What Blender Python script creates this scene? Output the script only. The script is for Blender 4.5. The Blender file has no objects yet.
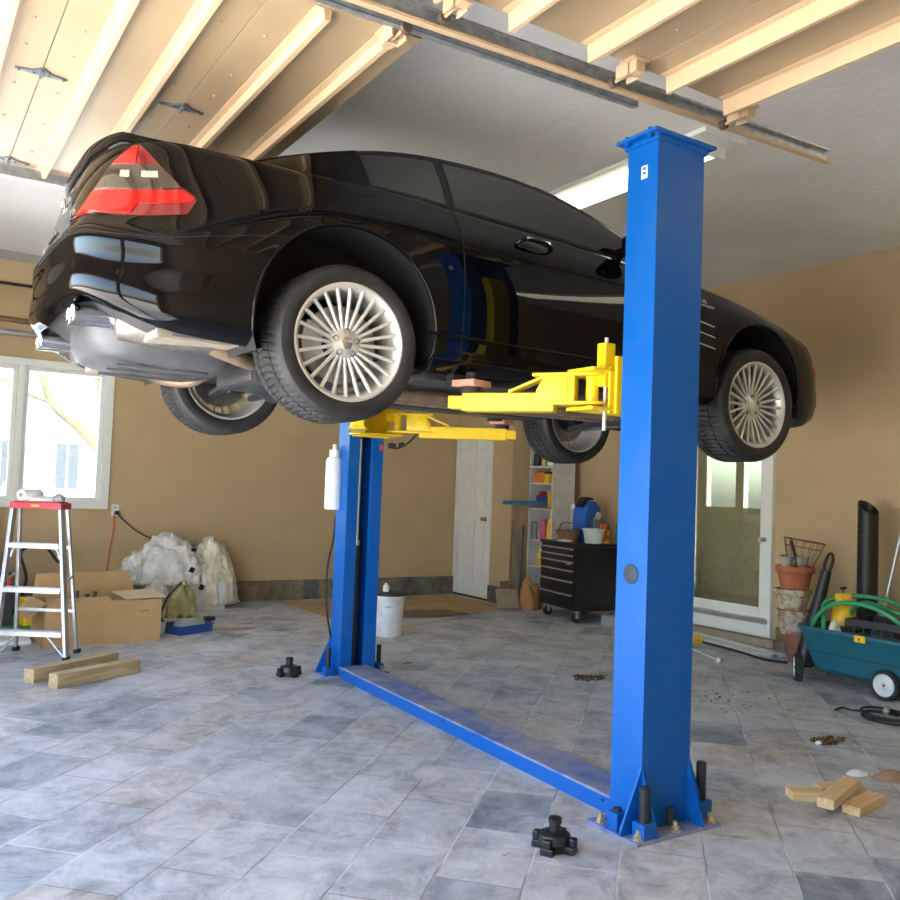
import bpy, bmesh, math, random
from mathutils import Vector, Matrix, Euler
random.seed(7)
PI = math.pi
SC = bpy.context.scene
COL = SC.collection

# ---------------------------------------------------------------- materials
def new_mat(name):
    m = bpy.data.materials.new(name); m.use_nodes = True
    nt = m.node_tree
    return m, nt, nt.nodes['Principled BSDF']

def N(nt, kind, **kw):
    n = nt.nodes.new(kind)
    for k, v in kw.items():
        if k in n.inputs: n.inputs[k].default_value = v
        else: setattr(n, k, v)
    return n

def mat(name, col, rough=.5, metal=0., var=.12, scale=8., bump=0., bscale=None, coat=0., spec=None, emit=0., col2=None):
    """plain procedural material: a base colour with soft noise variation and optional bump"""
    m, nt, b = new_mat(name)
    tc = N(nt, 'ShaderNodeTexCoord')
    nz = N(nt, 'ShaderNodeTexNoise'); nz.inputs['Scale'].default_value = scale; nz.inputs['Detail'].default_value = 5
    nt.links.new(tc.outputs['Object'], nz.inputs['Vector'])
    r = N(nt, 'ShaderNodeValToRGB')
    c1 = [c * (1 - var) for c in col]; c2 = list(col2) if col2 else [min(1, c * (1 + var)) for c in col]
    r.color_ramp.elements[0].color = (*c1, 1); r.color_ramp.elements[1].color = (*c2, 1)
    r.color_ramp.elements[0].position = .3; r.color_ramp.elements[1].position = .7
    nt.links.new(nz.outputs['Fac'], r.inputs['Fac']); nt.links.new(r.outputs['Color'], b.inputs['Base Color'])
    b.inputs['Roughness'].default_value = rough; b.inputs['Metallic'].default_value = metal
    if coat: b.inputs['Coat Weight'].default_value = coat; b.inputs['Coat Roughness'].default_value = .03
    if spec is not None: b.inputs['Specular IOR Level'].default_value = spec
    if emit:
        b.inputs['Emission Color'].default_value = (*col, 1); b.inputs['Emission Strength'].default_value = emit
    if bump:
        n2 = N(nt, 'ShaderNodeTexNoise'); n2.inputs['Scale'].default_value = bscale or scale * 6; n2.inputs['Detail'].default_value = 6
        nt.links.new(tc.outputs['Object'], n2.inputs['Vector'])
        bp = N(nt, 'ShaderNodeBump'); bp.inputs['Strength'].default_value = bump; bp.inputs['Distance'].default_value = .02
        nt.links.new(n2.outputs['Fac'], bp.inputs['Height']); nt.links.new(bp.outputs['Normal'], b.inputs['Normal'])
    return m

def wood_mat(name, a, b_, scale=3., stretch=(1, 12, 12), rough=.7):
    m, nt, b = new_mat(name)
    tc = N(nt, 'ShaderNodeTexCoord'); mp = N(nt, 'ShaderNodeMapping'); mp.inputs['Scale'].default_value = stretch
    nz = N(nt, 'ShaderNodeTexNoise'); nz.inputs['Scale'].default_value = scale; nz.inputs['Detail'].default_value = 8; nz.inputs['Distortion'].default_value = .6
    r = N(nt, 'ShaderNodeValToRGB'); r.color_ramp.elements[0].color = (*a, 1); r.color_ramp.elements[1].color = (*b_, 1)
    r.color_ramp.elements[0].position = .35; r.color_ramp.elements[1].position = .65
    nt.links.new(tc.outputs['Object'], mp.inputs['Vector']); nt.links.new(mp.outputs['Vector'], nz.inputs['Vector'])
    nt.links.new(nz.outputs['Fac'], r.inputs['Fac']); nt.links.new(r.outputs['Color'], b.inputs['Base Color'])
    b.inputs['Roughness'].default_value = rough
    return m

# ---------------------------------------------------------------- mesh builder
class MB:
    """collects simple shapes; build() links them as ONE mesh object"""
    def __init__(s): s.v = []; s.f = []; s.mi = []
    def add(s, verts, faces, M=None, mi=0):
        o = len(s.v)
        for p in verts:
            p = Vector(p); s.v.append(M @ p if M else p)
        for f in faces: s.f.append([i + o for i in f]); s.mi.append(mi)
        return s
    def box(s, c, d, rot=None, mi=0, M=None):
        hx, hy, hz = d[0] / 2, d[1] / 2, d[2] / 2
        T = Matrix.Translation(c)
        if rot is not None: T = T @ (Euler(rot).to_matrix().to_4x4())
        if M: T = M @ T
        vs = [(x, y, z) for x in (-hx, hx) for y in (-hy, hy) for z in (-hz, hz)]
        return s.add(vs, [(0, 1, 3, 2), (4, 6, 7, 5), (0, 4, 5, 1), (2, 3, 7, 6), (0, 2, 6, 4), (1, 5, 7, 3)], T, mi)
    def bx(s, x0, x1, y0, y1, z0, z1, mi=0):
        return s.box(((x0 + x1) / 2, (y0 + y1) / 2, (z0 + z1) / 2), (abs(x1 - x0), abs(y1 - y0), abs(z1 - z0)), mi=mi)
    def bar(s, a, b, w, h, up=(0, 0, 1), mi=0):
        """rectangular bar from a to b, w across, h along up"""
        a = Vector(a); b = Vector(b); d = (b - a); L = d.length; d.normalize()
        sd = d.cross(Vector(up))
        if sd.length < 1e-5: sd = d.cross(Vector((1, 0, 0)))
        sd.normalize(); u = sd.cross(d)
        vs = []
        for p in (a, b):
            for i, j in ((-1, -1), (1, -1), (1, 1), (-1, 1)): vs.append(p + sd * i * w / 2 + u * j * h / 2)
        return s.add(vs, [(3, 2, 1, 0), (4, 5, 6, 7), (0, 1, 5, 4), (1, 2, 6, 5), (2, 3, 7, 6), (3, 0, 4, 7)], None, mi)
    def cyl(s, a, b, r, r2=None, n=20, caps=True, mi=0):
        return s.tube([a, b], [r, r if r2 is None else r2], n, caps, mi)
    def tube(s, pts, r, n=10, caps=True, mi=0, closed=False):
        pts = [Vector(p) for p in pts]
        k = len(pts); rr = r if isinstance(r, (list, tuple)) else [r] * k
        # parallel-transport frames
        T = []
        for i in range(k):
            if closed: d = pts[(i + 1) % k] - pts[i - 1]
            else: d = pts[min(i + 1, k - 1)] - pts[max(i - 1, 0)]
            T.append(d.normalized() if d.length > 1e-9 else Vector((0, 0, 1)))
        ref = Vector((0, 0, 1)) if abs(T[0].z) < .9 else Vector((1, 0, 0))
        u = T[0].cross(ref).normalized(); vs = []
        for i in range(k):
            u = (u - T[i] * u.dot(T[i]))
            u = u.normalized() if u.length > 1e-6 else T[i].orthogonal().normalized()
            w = T[i].cross(u)
            for j in range(n):
                a = 2 * PI * j / n; vs.append(pts[i] + (u * math.cos(a) + w * math.sin(a)) * rr[i])
        fs = []
        for i in range(k if closed else k - 1):
            for j in range(n):
                a = i * n + j; b = i * n + (j + 1) % n; i2 = (i + 1) % k
                fs.append((a, b, i2 * n + (j + 1) % n, i2 * n + j))
        if caps and not closed:
            fs.append(tuple(range(n))[::-1]); fs.append(tuple((k - 1) * n + j for j in range(n)))
        return s.add(vs, fs, None, mi)
    def lathe(s, prof, n=32, M=None, mi=0, closed=False, a0=0, a1=2 * PI):
        """prof: (r, z) pairs revolved about z"""
        k = len(prof); full = abs(a1 - a0 - 2 * PI) < 1e-6; cols = n if full else n + 1
        vs = []
        for j in range(cols):
            a = a0 + (a1 - a0) * j / n
            for r, z in prof: vs.append((r * math.cos(a), r * math.sin(a), z))
        fs = []
        for j in range(n):
            j2 = (j + 1) % cols
            for i in range(k if closed else k - 1):
                i2 = (i + 1) % k
                fs.append((j * k + i, j2 * k + i, j2 * k + i2, j * k + i2))
        return s.add(vs, fs, M, mi)
    def prism(s, poly, z0, z1, M=None, mi=0):
        """poly (x, y) extruded along z"""
        n = len(poly)
        vs = [(x, y, z0) for x, y in poly] + [(x, y, z1) for x, y in poly]
        fs = [tuple(range(n))[::-1], tuple(range(n, 2 * n))] + [(i, (i + 1) % n, n + (i + 1) % n, n + i) for i in range(n)]
        return s.add(vs, fs, M, mi)
    def build(s, name, m, parent=None, smooth=None, bevel=0., seg=2, origin=None, weld=False):
        me = bpy.data.meshes.new(name)
        bm = bmesh.new()
        org = Vector((0, 0, 0))
        if parent is None:
            if origin is None:
                xs = [p.x for p in s.v]; ys = [p.y for p in s.v]; zs = [p.z for p in s.v]
                org = Vector(((min(xs) + max(xs)) / 2, (min(ys) + max(ys)) / 2, min(zs)))
            else: org = Vector(origin)
        vs = [bm.verts.new(p - org) for p in s.v]
        for f, mi in zip(s.f, s.mi):
            if len(set(f)) < 3: continue
            try: fc = bm.faces.new([vs[i] for i in f]); fc.material_index = mi
            except ValueError: pass
        if weld: bmesh.ops.remove_doubles(bm, verts=bm.verts, dist=1e-6)
        bmesh.ops.recalc_face_normals(bm, faces=bm.faces)
        if bevel:
            ed = [e for e in bm.edges if len(e.link_faces) == 2 and e.calc_face_angle(0) > .6]
            bmesh.ops.bevel(bm, geom=ed, offset=bevel, segments=seg, profile=.6, affect='EDGES', clamp_overlap=True)
        bm.to_mesh(me); bm.free()
        o = bpy.data.objects.new(name, me); COL.objects.link(o)
        for mm in (m if isinstance(m, (list, tuple)) else [m]): me.materials.append(mm)
        if smooth is not None:
            for p in me.polygons: p.use_smooth = True
            try: me.set_sharp_from_angle(angle=math.radians(smooth))
            except Exception: pass
        if parent is not None: o.parent = parent
        else: o.location = org
        return o

def empty(name, loc=(0, 0, 0), rot=(0, 0, 0)):
    o = bpy.data.objects.new(name, None); COL.objects.link(o)
    o.empty_display_size = .1; o.location = loc; o.rotation_euler = rot
    return o

def tag(o, label=None, cat=None, group=None, kind=None):
    if label: o['label'] = label
    if cat: o['category'] = cat
    if group: o['group'] = group
    if kind: o['kind'] = kind
    return o

def thing(name, label, cat, loc=(0, 0, 0), rot=(0, 0, 0), group=None):
    return tag(empty(name, loc, rot), label, cat, group)

def struct(o): o['kind'] = 'structure'; return o

def copy_tree(o, parent=None):
    c = o.copy(); COL.objects.link(c)
    if parent is not None: c.parent = parent
    for ch in [x for x in bpy.data.objects if x.parent == o]: copy_tree(ch, c)
    return c

def catmull(P, t):
    """Catmull-Rom through list of tuples, t in [0, len-1]"""
    n = len(P); i = min(int(t), n - 2); f = t - i
    p1, p2 = P[i], P[i + 1]
    p0 = P[i - 1] if i > 0 else [2 * a - b for a, b in zip(p1, p2)]
    p3 = P[i + 2] if i + 2 < n else [2 * b - a for a, b in zip(p1, p2)]
    return [.5 * (2 * b + (c - a) * f + (2 * a - 5 * b + 4 * c - d) * f * f + (3 * b - a - 3 * c + d) * f ** 3) for a, b, c, d in zip(p0, p1, p2, p3)]

def curve_pts(P, n):
    return [catmull(P, (len(P) - 1) * i / (n - 1)) for i in range(n)]

def lerp1(xs, ys, x):
    if x <= xs[0]: return ys[0]
    for i in range(len(xs) - 1):
        if x <= xs[i + 1]: return ys[i] + (ys[i + 1] - ys[i]) * (x - xs[i]) / (xs[i + 1] - xs[i])
    return ys[-1]

def text_part(name, body, size, M, m, parent, depth=.002):
    cu = bpy.data.curves.new(name, 'FONT'); cu.body = body; cu.size = size; cu.extrude = depth; cu.align_x = 'CENTER'; cu.align_y = 'CENTER'
    t = bpy.data.objects.new(name, cu); COL.objects.link(t)
    dg = bpy.context.evaluated_depsgraph_get()
    me = bpy.data.meshes.new_from_object(t.evaluated_get(dg))
    bpy.data.objects.remove(t)
    me.transform(M); o = bpy.data.objects.new(name, me); COL.objects.link(o)
    me.materials.clear(); me.materials.append(m)
    if parent is not None: o.parent = parent
    return o
EXPO = 1.95
LAMP_E = 1.6
SKY_E = .62
SUN_E = 12.0
# ================================================================ camera
cam_d = bpy.data.cameras.new('camera'); cam = bpy.data.objects.new('camera', cam_d); COL.objects.link(cam)
rt = Vector((0.84134846, -0.53918687, 0.03755383)); up = Vector((-0.05659668, -0.01878853, 0.99822032)); fw = Vector((0.53752171, 0.84197655, 0.04632389))
Mc = Matrix((rt, up, -fw)).transposed().to_4x4(); Mc.translation = (0, 0, 1.34)
cam.matrix_world = Mc
cam_d.sensor_width = 36; cam_d.lens = 36 * 870 / 900; cam_d.clip_start = .05; cam_d.clip_end = 200
SC.camera = cam
vs = SC.view_settings
SC.display_settings.display_device = 'sRGB'
vs.view_transform = 'Standard'; vs.look = 'None'; vs.gamma = 1; vs.use_curve_mapping = False; vs.exposure = EXPO

# ================================================================ materials of the room
M_wall = mat('tan_wall_paint', (.49, .365, .205), rough=.75, var=.05, scale=2.5, bump=.12, bscale=160)
M_ceil = mat('white_ceiling_paint', (.84, .84, .82), rough=.8, var=.05, scale=1.5, bump=.25, bscale=14)
M_white = mat('white_trim_paint', (.78, .79, .76), rough=.4, var=.03)
M_vinyl = mat('white_vinyl', (.80, .83, .80), rough=.35, var=.02)
M_dark = mat('dark_gap', (.02, .02, .02), rough=.9)
M_steel = mat('galvanised_steel', (.50, .54, .56), rough=.42, metal=.75, var=.25, scale=22)
M_panel = mat('beige_door_steel', (.41, .305, .185), rough=.36, var=.05, scale=3, bump=.03, bscale=6)
M_rib = mat('beige_rib_steel', (.60, .44, .27), rough=.42, var=.04, scale=3)
M_brass = mat('brass', (.75, .55, .2), rough=.25, metal=1)
M_chrome = mat('chrome', (.80, .80, .82), rough=.08, metal=1, var=.02)
M_alu = mat('aluminium', (.46, .49, .53), rough=.36, metal=.7, var=.06, scale=20)
M_black = mat('black_plastic', (.018, .018, .02), rough=.45, var=.2)
M_rubber = mat('black_rubber', (.022, .022, .023), rough=.75, var=.2, scale=30)
M_card = mat('cardboard', (.46, .29, .13), rough=.85, var=.10, scale=5)
M_woodp = wood_mat('pale_wood', (.62, .42, .20), (.78, .58, .34))
M_woodg = wood_mat('weathered_wood', (.36, .27, .14), (.52, .41, .23))

def slate_floor():
    m, nt, b = new_mat('slate_tile_floor')
    L = nt.links.new
    tc = N(nt, 'ShaderNodeTexCoord')
    mp = N(nt, 'ShaderNodeMapping'); mp.vector_type = 'TEXTURE'
    a = math.radians(90 - 46.2)
    mp.inputs['Rotation'].default_value = (0, 0, a)
    L(tc.outputs['Object'], mp.inputs['Vector'])
    # slightly wavy tile edges, tumbled slate
    wz = N(nt, 'ShaderNodeTexNoise'); wz.inputs['Scale'].default_value = 9
    L(tc.outputs['Object'], wz.inputs['Vector'])
    mx0 = N(nt, 'ShaderNodeMix'); mx0.data_type = 'VECTOR'; mx0.inputs[0].default_value = .012
    L(mp.outputs['Vector'], mx0.inputs[4]); L(wz.outputs['Color'], mx0.inputs[5])
    br = N(nt, 'ShaderNodeTexBrick'); br.offset = .5; br.squash = 1; br.offset_frequency = 2
    for k, v in (('Scale', 1.), ('Mortar Size', .0042), ('Mortar Smooth', .3), ('Bias', 0.), ('Brick Width', .46), ('Row Height', .305)): br.inputs[k].default_value = v
    br.inputs['Color1'].default_value = (0, 0, 0, 1); br.inputs['Color2'].default_value = (1, 1, 1, 1); br.inputs['Mortar'].default_value = (.5, .5, .5, 1)
    mv = N(nt, 'ShaderNodeVectorMath'); mv.operation = 'ADD'; mv.inputs[1].default_value = (.02, .19, 0)
    L(mx0.outputs[1], mv.inputs[0]); L(mv.outputs[0], br.inputs['Vector'])
    ramp = N(nt, 'ShaderNodeValToRGB')
    el = ramp.color_ramp.elements
    el[0].position = 0; el[0].color = (.20, .235, .275, 1); el[1].position = 1; el[1].color = (.43, .455, .485, 1)
    for p, c in ((.18, (.34, .38, .42)), (.34, (.51, .53, .555)), (.5, (.46, .475, .49)), (.64, (.50, .47, .43)), (.78, (.36, .40, .445)), (.9, (.50, .52, .54))):
        e = el.new(p); e.color = (*c, 1)
    L(br.outputs['Color'], ramp.inputs['Fac'])
    # cleft clouds and dust
    n1 = N(nt, 'ShaderNodeTexNoise'); n1.inputs['Scale'].default_value = 6.5; n1.inputs['Detail'].default_value = 12; n1.inputs['Roughness'].default_value = .78; n1.inputs['Distortion'].default_value = .7
    L(mp.outputs['Vector'], n1.inputs['Vector'])
    r1 = N(nt, 'ShaderNodeValToRGB'); r1.color_ramp.elements[0].position = .38; r1.color_ramp.elements[0].color = (.46, .46, .47, 1); r1.color_ramp.elements[1].position = .62; r1.color_ramp.elements[1].color = (1.22, 1.2, 1.18, 1)
    L(n1.outputs['Fac'], r1.inputs['Fac'])
    mul = N(nt, 'ShaderNodeMix'); mul.data_type = 'RGBA'; mul.blend_type = 'MULTIPLY'; mul.inputs[0].default_value = .8
    L(ramp.outputs['Color'], mul.inputs[6]); L(r1.outputs['Color'], mul.inputs[7])
    n2 = N(nt, 'ShaderNodeTexNoise'); n2.inputs['Scale'].default_value = 2.1; n2.inputs['Detail'].default_value = 8; n2.inputs['Roughness'].default_value = .7; n2.inputs['Distortion'].default_value = .8
    L(tc.outputs['Object'], n2.inputs['Vector'])
    r2 = N(nt, 'ShaderNodeValToRGB'); r2.color_ramp.elements[0].position = .42; r2.color_ramp.elements[0].color = (0, 0, 0, 1); r2.color_ramp.elements[1].position = .68; r2.color_ramp.elements[1].color = (.75, .75, .75, 1)
    L(n2.outputs['Fac'], r2.inputs['Fac'])
    dust = N(nt, 'ShaderNodeMix'); dust.data_type = 'RGBA'
    dust.inputs[7].default_value = (.66, .68, .71, 1)
    L(r2.outputs['Color'], dust.inputs[0]); L(mul.outputs[2], dust.inputs[6])
    # grout: mostly pale and dusty, in places dark
    gr = N(nt, 'ShaderNodeValToRGB'); gr.color_ramp.elements[0].color = (.16, .135, .11, 1); gr.color_ramp.elements[0].position = .47; gr.color_ramp.elements[1].color = (.70, .72, .75, 1); gr.color_ramp.elements[1].position = .56
    n3 = N(nt, 'ShaderNodeTexNoise'); n3.inputs['Scale'].default_value = 1.6; n3.inputs['Detail'].default_value = 3
    L(tc.outputs['Object'], n3.inputs['Vector']); L(n3.outputs['Fac'], gr.inputs['Fac'])
    mg = N(nt, 'ShaderNodeMix'); mg.data_type = 'RGBA'
    gf = N(nt, 'ShaderNodeMath'); gf.operation = 'MULTIPLY'; gf.inputs[1].default_value = .6
    L(br.outputs['Fac'], gf.inputs[0]); L(gf.outputs[0], mg.inputs[0])
    L(dust.outputs[2], mg.inputs[6]); L(gr.outputs['Color'], mg.inputs[7])
    # dusty tiles and grout together make the base colour
    L(mg.outputs[2], b.inputs['Base Color'])
    b.inputs['Roughness'].default_value = .62; b.inputs['Specular IOR Level'].default_value = .35
    bp = N(nt, 'ShaderNodeBump'); bp.inputs['Strength'].default_value = .35; bp.inputs['Distance'].default_value = .012
    hm = N(nt, 'ShaderNodeMath'); hm.operation = 'SUBTRACT'
    L(n1.outputs['Fac'], hm.inputs[0]); L(br.outputs['Fac'], hm.inputs[1]); L(hm.outputs[0], bp.inputs['Height']); L(bp.outputs['Normal'], b.inputs['Normal'])
    return m

def stone_mat():
    m, nt, b = new_mat('ledge_stone')
    L = nt.links.new
    tc = N(nt, 'ShaderNodeTexCoord')
    sp = N(nt, 'ShaderNodeSeparateXYZ'); L(tc.outputs['Object'], sp.inputs[0])
    ad = N(nt, 'ShaderNodeMath'); ad.operation = 'ADD'; L(sp.outputs['X'], ad.inputs[0]); L(sp.outputs['Y'], ad.inputs[1])
    cb = N(nt, 'ShaderNodeCombineXYZ'); L(ad.outputs[0], cb.inputs['X']); L(sp.outputs['Z'], cb.inputs['Y'])
    br = N(nt, 'ShaderNodeTexBrick'); br.offset = .37; br.squash = .7; br.squash_frequency = 3
    for k, v in (('Scale', 1.), ('Mortar Size', .0042), ('Brick Width', .27), ('Row Height', .235)): br.inputs[k].default_value = v
    br.inputs['Color1'].default_value = (0, 0, 0, 1); br.inputs['Color2'].default_value = (1, 1, 1, 1); br.inputs['Mortar'].default_value = (.1, .1, .1, 1)
    L(cb.outputs[0], br.inputs['Vector'])
    ramp = N(nt, 'ShaderNodeValToRGB'); el = ramp.color_ramp.elements
    el[0].color = (.11, .13, .135, 1); el[1].color = (.24, .22, .14, 1)
    for p, c in ((.25, (.26, .17, .08)), (.45, (.22, .24, .22)), (.65, (.30, .21, .11)), (.8, (.14, .16, .16))):
        e = el.new(p); e.color = (*c, 1)
    L(br.outputs['Color'], ramp.inputs['Fac'])
    n1 = N(nt, 'ShaderNodeTexNoise'); n1.inputs['Scale'].default_value = 12; n1.inputs['Detail'].default_value = 7
    L(tc.outputs['Object'], n1.inputs['Vector'])
    r1 = N(nt, 'ShaderNodeValToRGB'); r1.color_ramp.elements[0].position = .3; r1.color_ramp.elements[0].color = (.5, .5, .5, 1); r1.color_ramp.elements[1].color = (1.4, 1.4, 1.4, 1)
    L(n1.outputs['Fac'], r1.inputs['Fac'])
    mul = N(nt, 'ShaderNodeMix'); mul.data_type = 'RGBA'; mul.blend_type = 'MULTIPLY'; mul.inputs[0].default_value = 1
    L(ramp.outputs['Color'], mul.inputs[6]); L(r1.outputs['Color'], mul.inputs[7]); L(mul.outputs[2], b.inputs['Base Color'])
    b.inputs['Roughness'].default_value = .8
    bp = N(nt, 'ShaderNodeBump'); bp.inputs['Strength'].default_value = .6; bp.inputs['Distance'].default_value = .02
    L(n1.outputs['Fac'], bp.inputs['Height']); L(bp.outputs['Normal'], b.inputs['Normal'])
    return m
M_floor = slate_floor(); M_stone = stone_mat()

def glass_mat(name, tint=(.9, .95, .93), rough=.0):
    m = bpy.data.materials.new(name); m.use_nodes = True; nt = m.node_tree; nt.nodes.clear()
    out = N(nt, 'ShaderNodeOutputMaterial'); tr = N(nt, 'ShaderNodeBsdfTransparent'); gl = N(nt, 'ShaderNodeBsdfGlossy'); mx = N(nt, 'ShaderNodeMixShader'); fr = N(nt, 'ShaderNodeFresnel')
    tr.inputs['Color'].default_value = (*tint, 1); gl.inputs['Roughness'].default_value = rough; fr.inputs['IOR'].default_value = 1.5
    nt.links.new(fr.outputs[0], mx.inputs[0]); nt.links.new(tr.outputs[0], mx.inputs[1]); nt.links.new(gl.outputs[0], mx.inputs[2]); nt.links.new(mx.outputs[0], out.inputs[0])
    return m
M_glass = glass_mat('window_glass'); M_dglass = glass_mat('patio_glass', (.50, .55, .52), .02)

# ================================================================ room shell
XL, XR, YN, YB, H = -1.25, 6.94, -.7, 9.6, 3.50
T = .18
struct(MB().bx(XL - .02, XR + T, YN - T, YB + T, -.12, 0).build('floor', M_floor, origin=(0, 0, 0)))
struct(MB().bx(XL - T, XR + T, YN - T, YB + T, H, H + .15).build('ceiling', M_ceil, origin=(0, 0, H)))
# back wall with the window opening
WX0, WX1, WZ0, WZ1 = .16, 1.90, 1.01, 2.50
w = MB(); w.bx(XL - T, WX0, YB, YB + T, 0, H); w.bx(WX1, XR + T, YB, YB + T, 0, H); w.bx(WX0, WX1, YB, YB + T, 0, WZ0); w.bx(WX0, WX1, YB, YB + T, WZ1, H)
struct(w.build('wall_back', M_wall))
# right wall with the glass door opening
DY0, DY1, DZ0, DZ1 = 5.20, 6.30, .09, 2.12
w = MB(); w.bx(XR, XR + T, YN - T, DY0, 0, H); w.bx(XR, XR + T, DY1, YB, 0, H); w.bx(XR, XR + T, DY0, DY1, 0, DZ0); w.bx(XR, XR + T, DY0, DY1, DZ1, H)
struct(w.build('wall_right', M_wall))
# closet block in the far right corner, with the panelled door
w = MB(); w.bx(6.24, 6.30, 8.37, 8.77, 0, H); w.bx(6.24, 6.30, 8.77, YB, 2.16, H); w.bx(6.30, XR, 8.37, 8.43, 0, H); w.bx(6.24, 6.30, 9.585, YB, 0, 2.16)
struct(w.build('wall_closet', M_wall))
struct(MB().bx(6.235, 6.24, 8.77, 9.585, 0.0, .02).build('trim_1', M_dark))
w = MB(); w.bx(XL - T, XR + T, YN - T, YN, 0, H); struct(w.build('wall_near', M_wall))
# left wall with the two garage door openings
w = MB(); w.bx(XL - T, XL, YN - T, -.02, 0, H); w.bx(XL - T, XL, 2.70, 2.86, 0, 2.85); w.bx(XL - T, XL, 5.56, YB, 0, H); w.bx(XL - T, XL, -.02, 5.56, 2.85, H)
struct(w.build('wall_left', M_wall))
# stone skirting ledge
sk = MB(); sk.bx(XL, 6.24, YB - .05, YB, 0, .225); struct(sk.build('baseboard_back', M_stone, bevel=.01, origin=(0, YB, 0)))
sk = MB(); sk.bx(6.205, 6.24, 8.36, 8.76, 0, .20); struct(sk.build('baseboard_closet', M_stone, bevel=.01, origin=(6.24, 8.4, 0)))
sk = MB(); sk.bx(XR - .04, XR, 2.0, 5.15, 0, .20); struct(sk.build('baseboard_right', M_stone, bevel=.01, origin=(XR, 3, 0)))
M_conc = mat('concrete', (.34, .28, .21), rough=.9, var=.15, scale=10, bump=.3)
struct(MB().bx(XR - .07, XR, 5.15, 6.9, 0, .075).build('trim_2', M_conc, bevel=.006))
# beam under the ceiling on the back wall, left
struct(MB().bx(XL, 1.75, YB - .20, YB, 3.20, 3.42).build('trim_3', M_wall))
struct(MB().bx(XL, 1.78, YB - .23, YB, 3.42, H).build('trim_4', mat('grey_crown', (.30, .29, .27), rough=.8)))
struct(MB().bx(XL, 1.75, YB - .215, YB - .19, 3.175, 3.20).build('trim_5', M_dark))
tag(MB().cyl((XL, YB - .026, 2.86), (1.6, YB - .026, 2.865), .025).build('conduit_pipe', mat('brown_pipe', (.20, .12, .06), rough=.5), smooth=40), 'brown pipe running along the back wall high above the window', 'pipe')
tag(MB().cyl((XL, YB - .029, 2.735), (1.5, YB - .029, 2.735), .028).build('metal_pipe', M_alu, smooth=40), 'silver pipe running along the back wall just above the window, below the brown pipe', 'pipe')

# window: frame, sashes, mullion, panes
wn = struct(empty('window_1', ((WX0 + WX1) / 2, YB, WZ0)))
lx = lambda x: x - (WX0 + WX1) / 2
f = MB()
fw_ = .075
zt = WZ1 - WZ0
f.bx(lx(WX0) - .01, lx(WX0) + fw_, -.03, .12, -.0, zt + .0); f.bx(lx(WX1) - fw_, lx(WX1) + .01, -.03, .12, 0, zt)
f.bx(lx(WX0) + fw_, lx(WX1) - fw_, -.03, .12, zt - fw_, zt); f.bx(lx(WX0) + fw_, lx(WX1) - fw_, -.03, .12, 0, fw_)
f.bx(lx(1.03) - .035, lx(1.03) + .035, -.02, .11, fw_, zt - fw_)
f.build('window_frame', M_vinyl, wn, bevel=.006)
for a, b in ((WX0 + fw_, .995), (1.065, WX1 - fw_)):
    s = MB(); q = .04
    s.bx(lx(a), lx(a) + q, .03, .09, fw_, zt - fw_); s.bx(lx(b) - q, lx(b), .03, .09, fw_, zt - fw_); s.bx(lx(a) + q, lx(b) - q, .03, .09, fw_, fw_ + q); s.bx(lx(a) + q, lx(b) - q, .03, .09, zt - fw_ - q, zt - fw_)
    sa = s.build('window_sash', M_vinyl, wn, bevel=.004)
    MB().bx(lx(a) + q, lx(b) - q, .055, .061, fw_ + q, zt - fw_ - q).build('pane', M_glass, sa)
lt = MB(); lt.box((lx(1.03) , -.03, .38), (.022, .025, .12)); lt.bar((lx(1.03), -.045, .40), (lx(1.03) + .01, -.05, .33), .014, .012); lt.build('window_latch', M_vinyl, wn, bevel=.003)

# glass door in the right wall
dr = struct(empty('door_1', (XR, (DY0 + DY1) / 2, DZ0)))
ly = lambda y: y - (DY0 + DY1) / 2
f = MB(); zt = DZ1 - DZ0
f.bx(-.05, .1, ly(DY0), ly(DY0) + .05, 0, zt); f.bx(-.05, .1, ly(DY1) - .05, ly(DY1), 0, zt); f.bx(-.05, .1, ly(DY0) + .05, ly(DY1) - .05, zt - .05, zt); f.bx(-.05, .1, ly(DY0) + .05, ly(DY1) - .05, 0, .12)
f.build('door_frame', M_white, dr, bevel=.006)
MB().bx(-.075, .0, ly(DY0) + .03, ly(DY1) - .03, .12, .165).build('threshold', mat('grey_threshold', (.35, .37, .38), rough=.4, metal=.4), dr, bevel=.004)
s = MB(); a, b, q = ly(DY0) + .055, ly(DY1) - .055, .085
s.bx(-.035, .02, a, a + q, .17, zt - .05); s.bx(-.035, .02, b - q, b, .17, zt - .05); s.bx(-.035, .02, a + q, b - q, .17, .17 + .09); s.bx(-.035, .02, a + q, b - q, zt - .15, zt - .05)
lf = s.build('door_leaf', M_white, dr, bevel=.006)
MB().bx(-.012, -.004, a + q, b - q, .26, zt - .15).build('pane', M_dglass, lf)
h = MB(); h.cyl((-.035, a + .03, .90), (-.06, a + .03, .90), .02); h.cyl((-.06, a + .03, .90), (-.09, a + .03, .90), .012, .012); h.lathe([(0, 0), (.022, .004), (.026, .016), (.018, .028), (0, .03)], 16, Matrix.Translation((-.085, a + .03, .90)) @ Matrix.Rotation(-PI / 2, 4, 'Y'))
h.build('door_knob', M_steel, lf, smooth=40)

# white six-panel door of the closet block
dr = struct(empty('door_2', (6.24, 9.175, 0)))
d = MB(); W2, Z0, Z1 = .405, .03, 2.15
d.bx(.0, .04, -W2, W2, Z0, Z1)
stile = .10
cols = ((-W2 + stile, -.05), (.05, W2 - stile)); rows = ((.22, .98), (1.10, 1.72), (1.82, 2.04))
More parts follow.
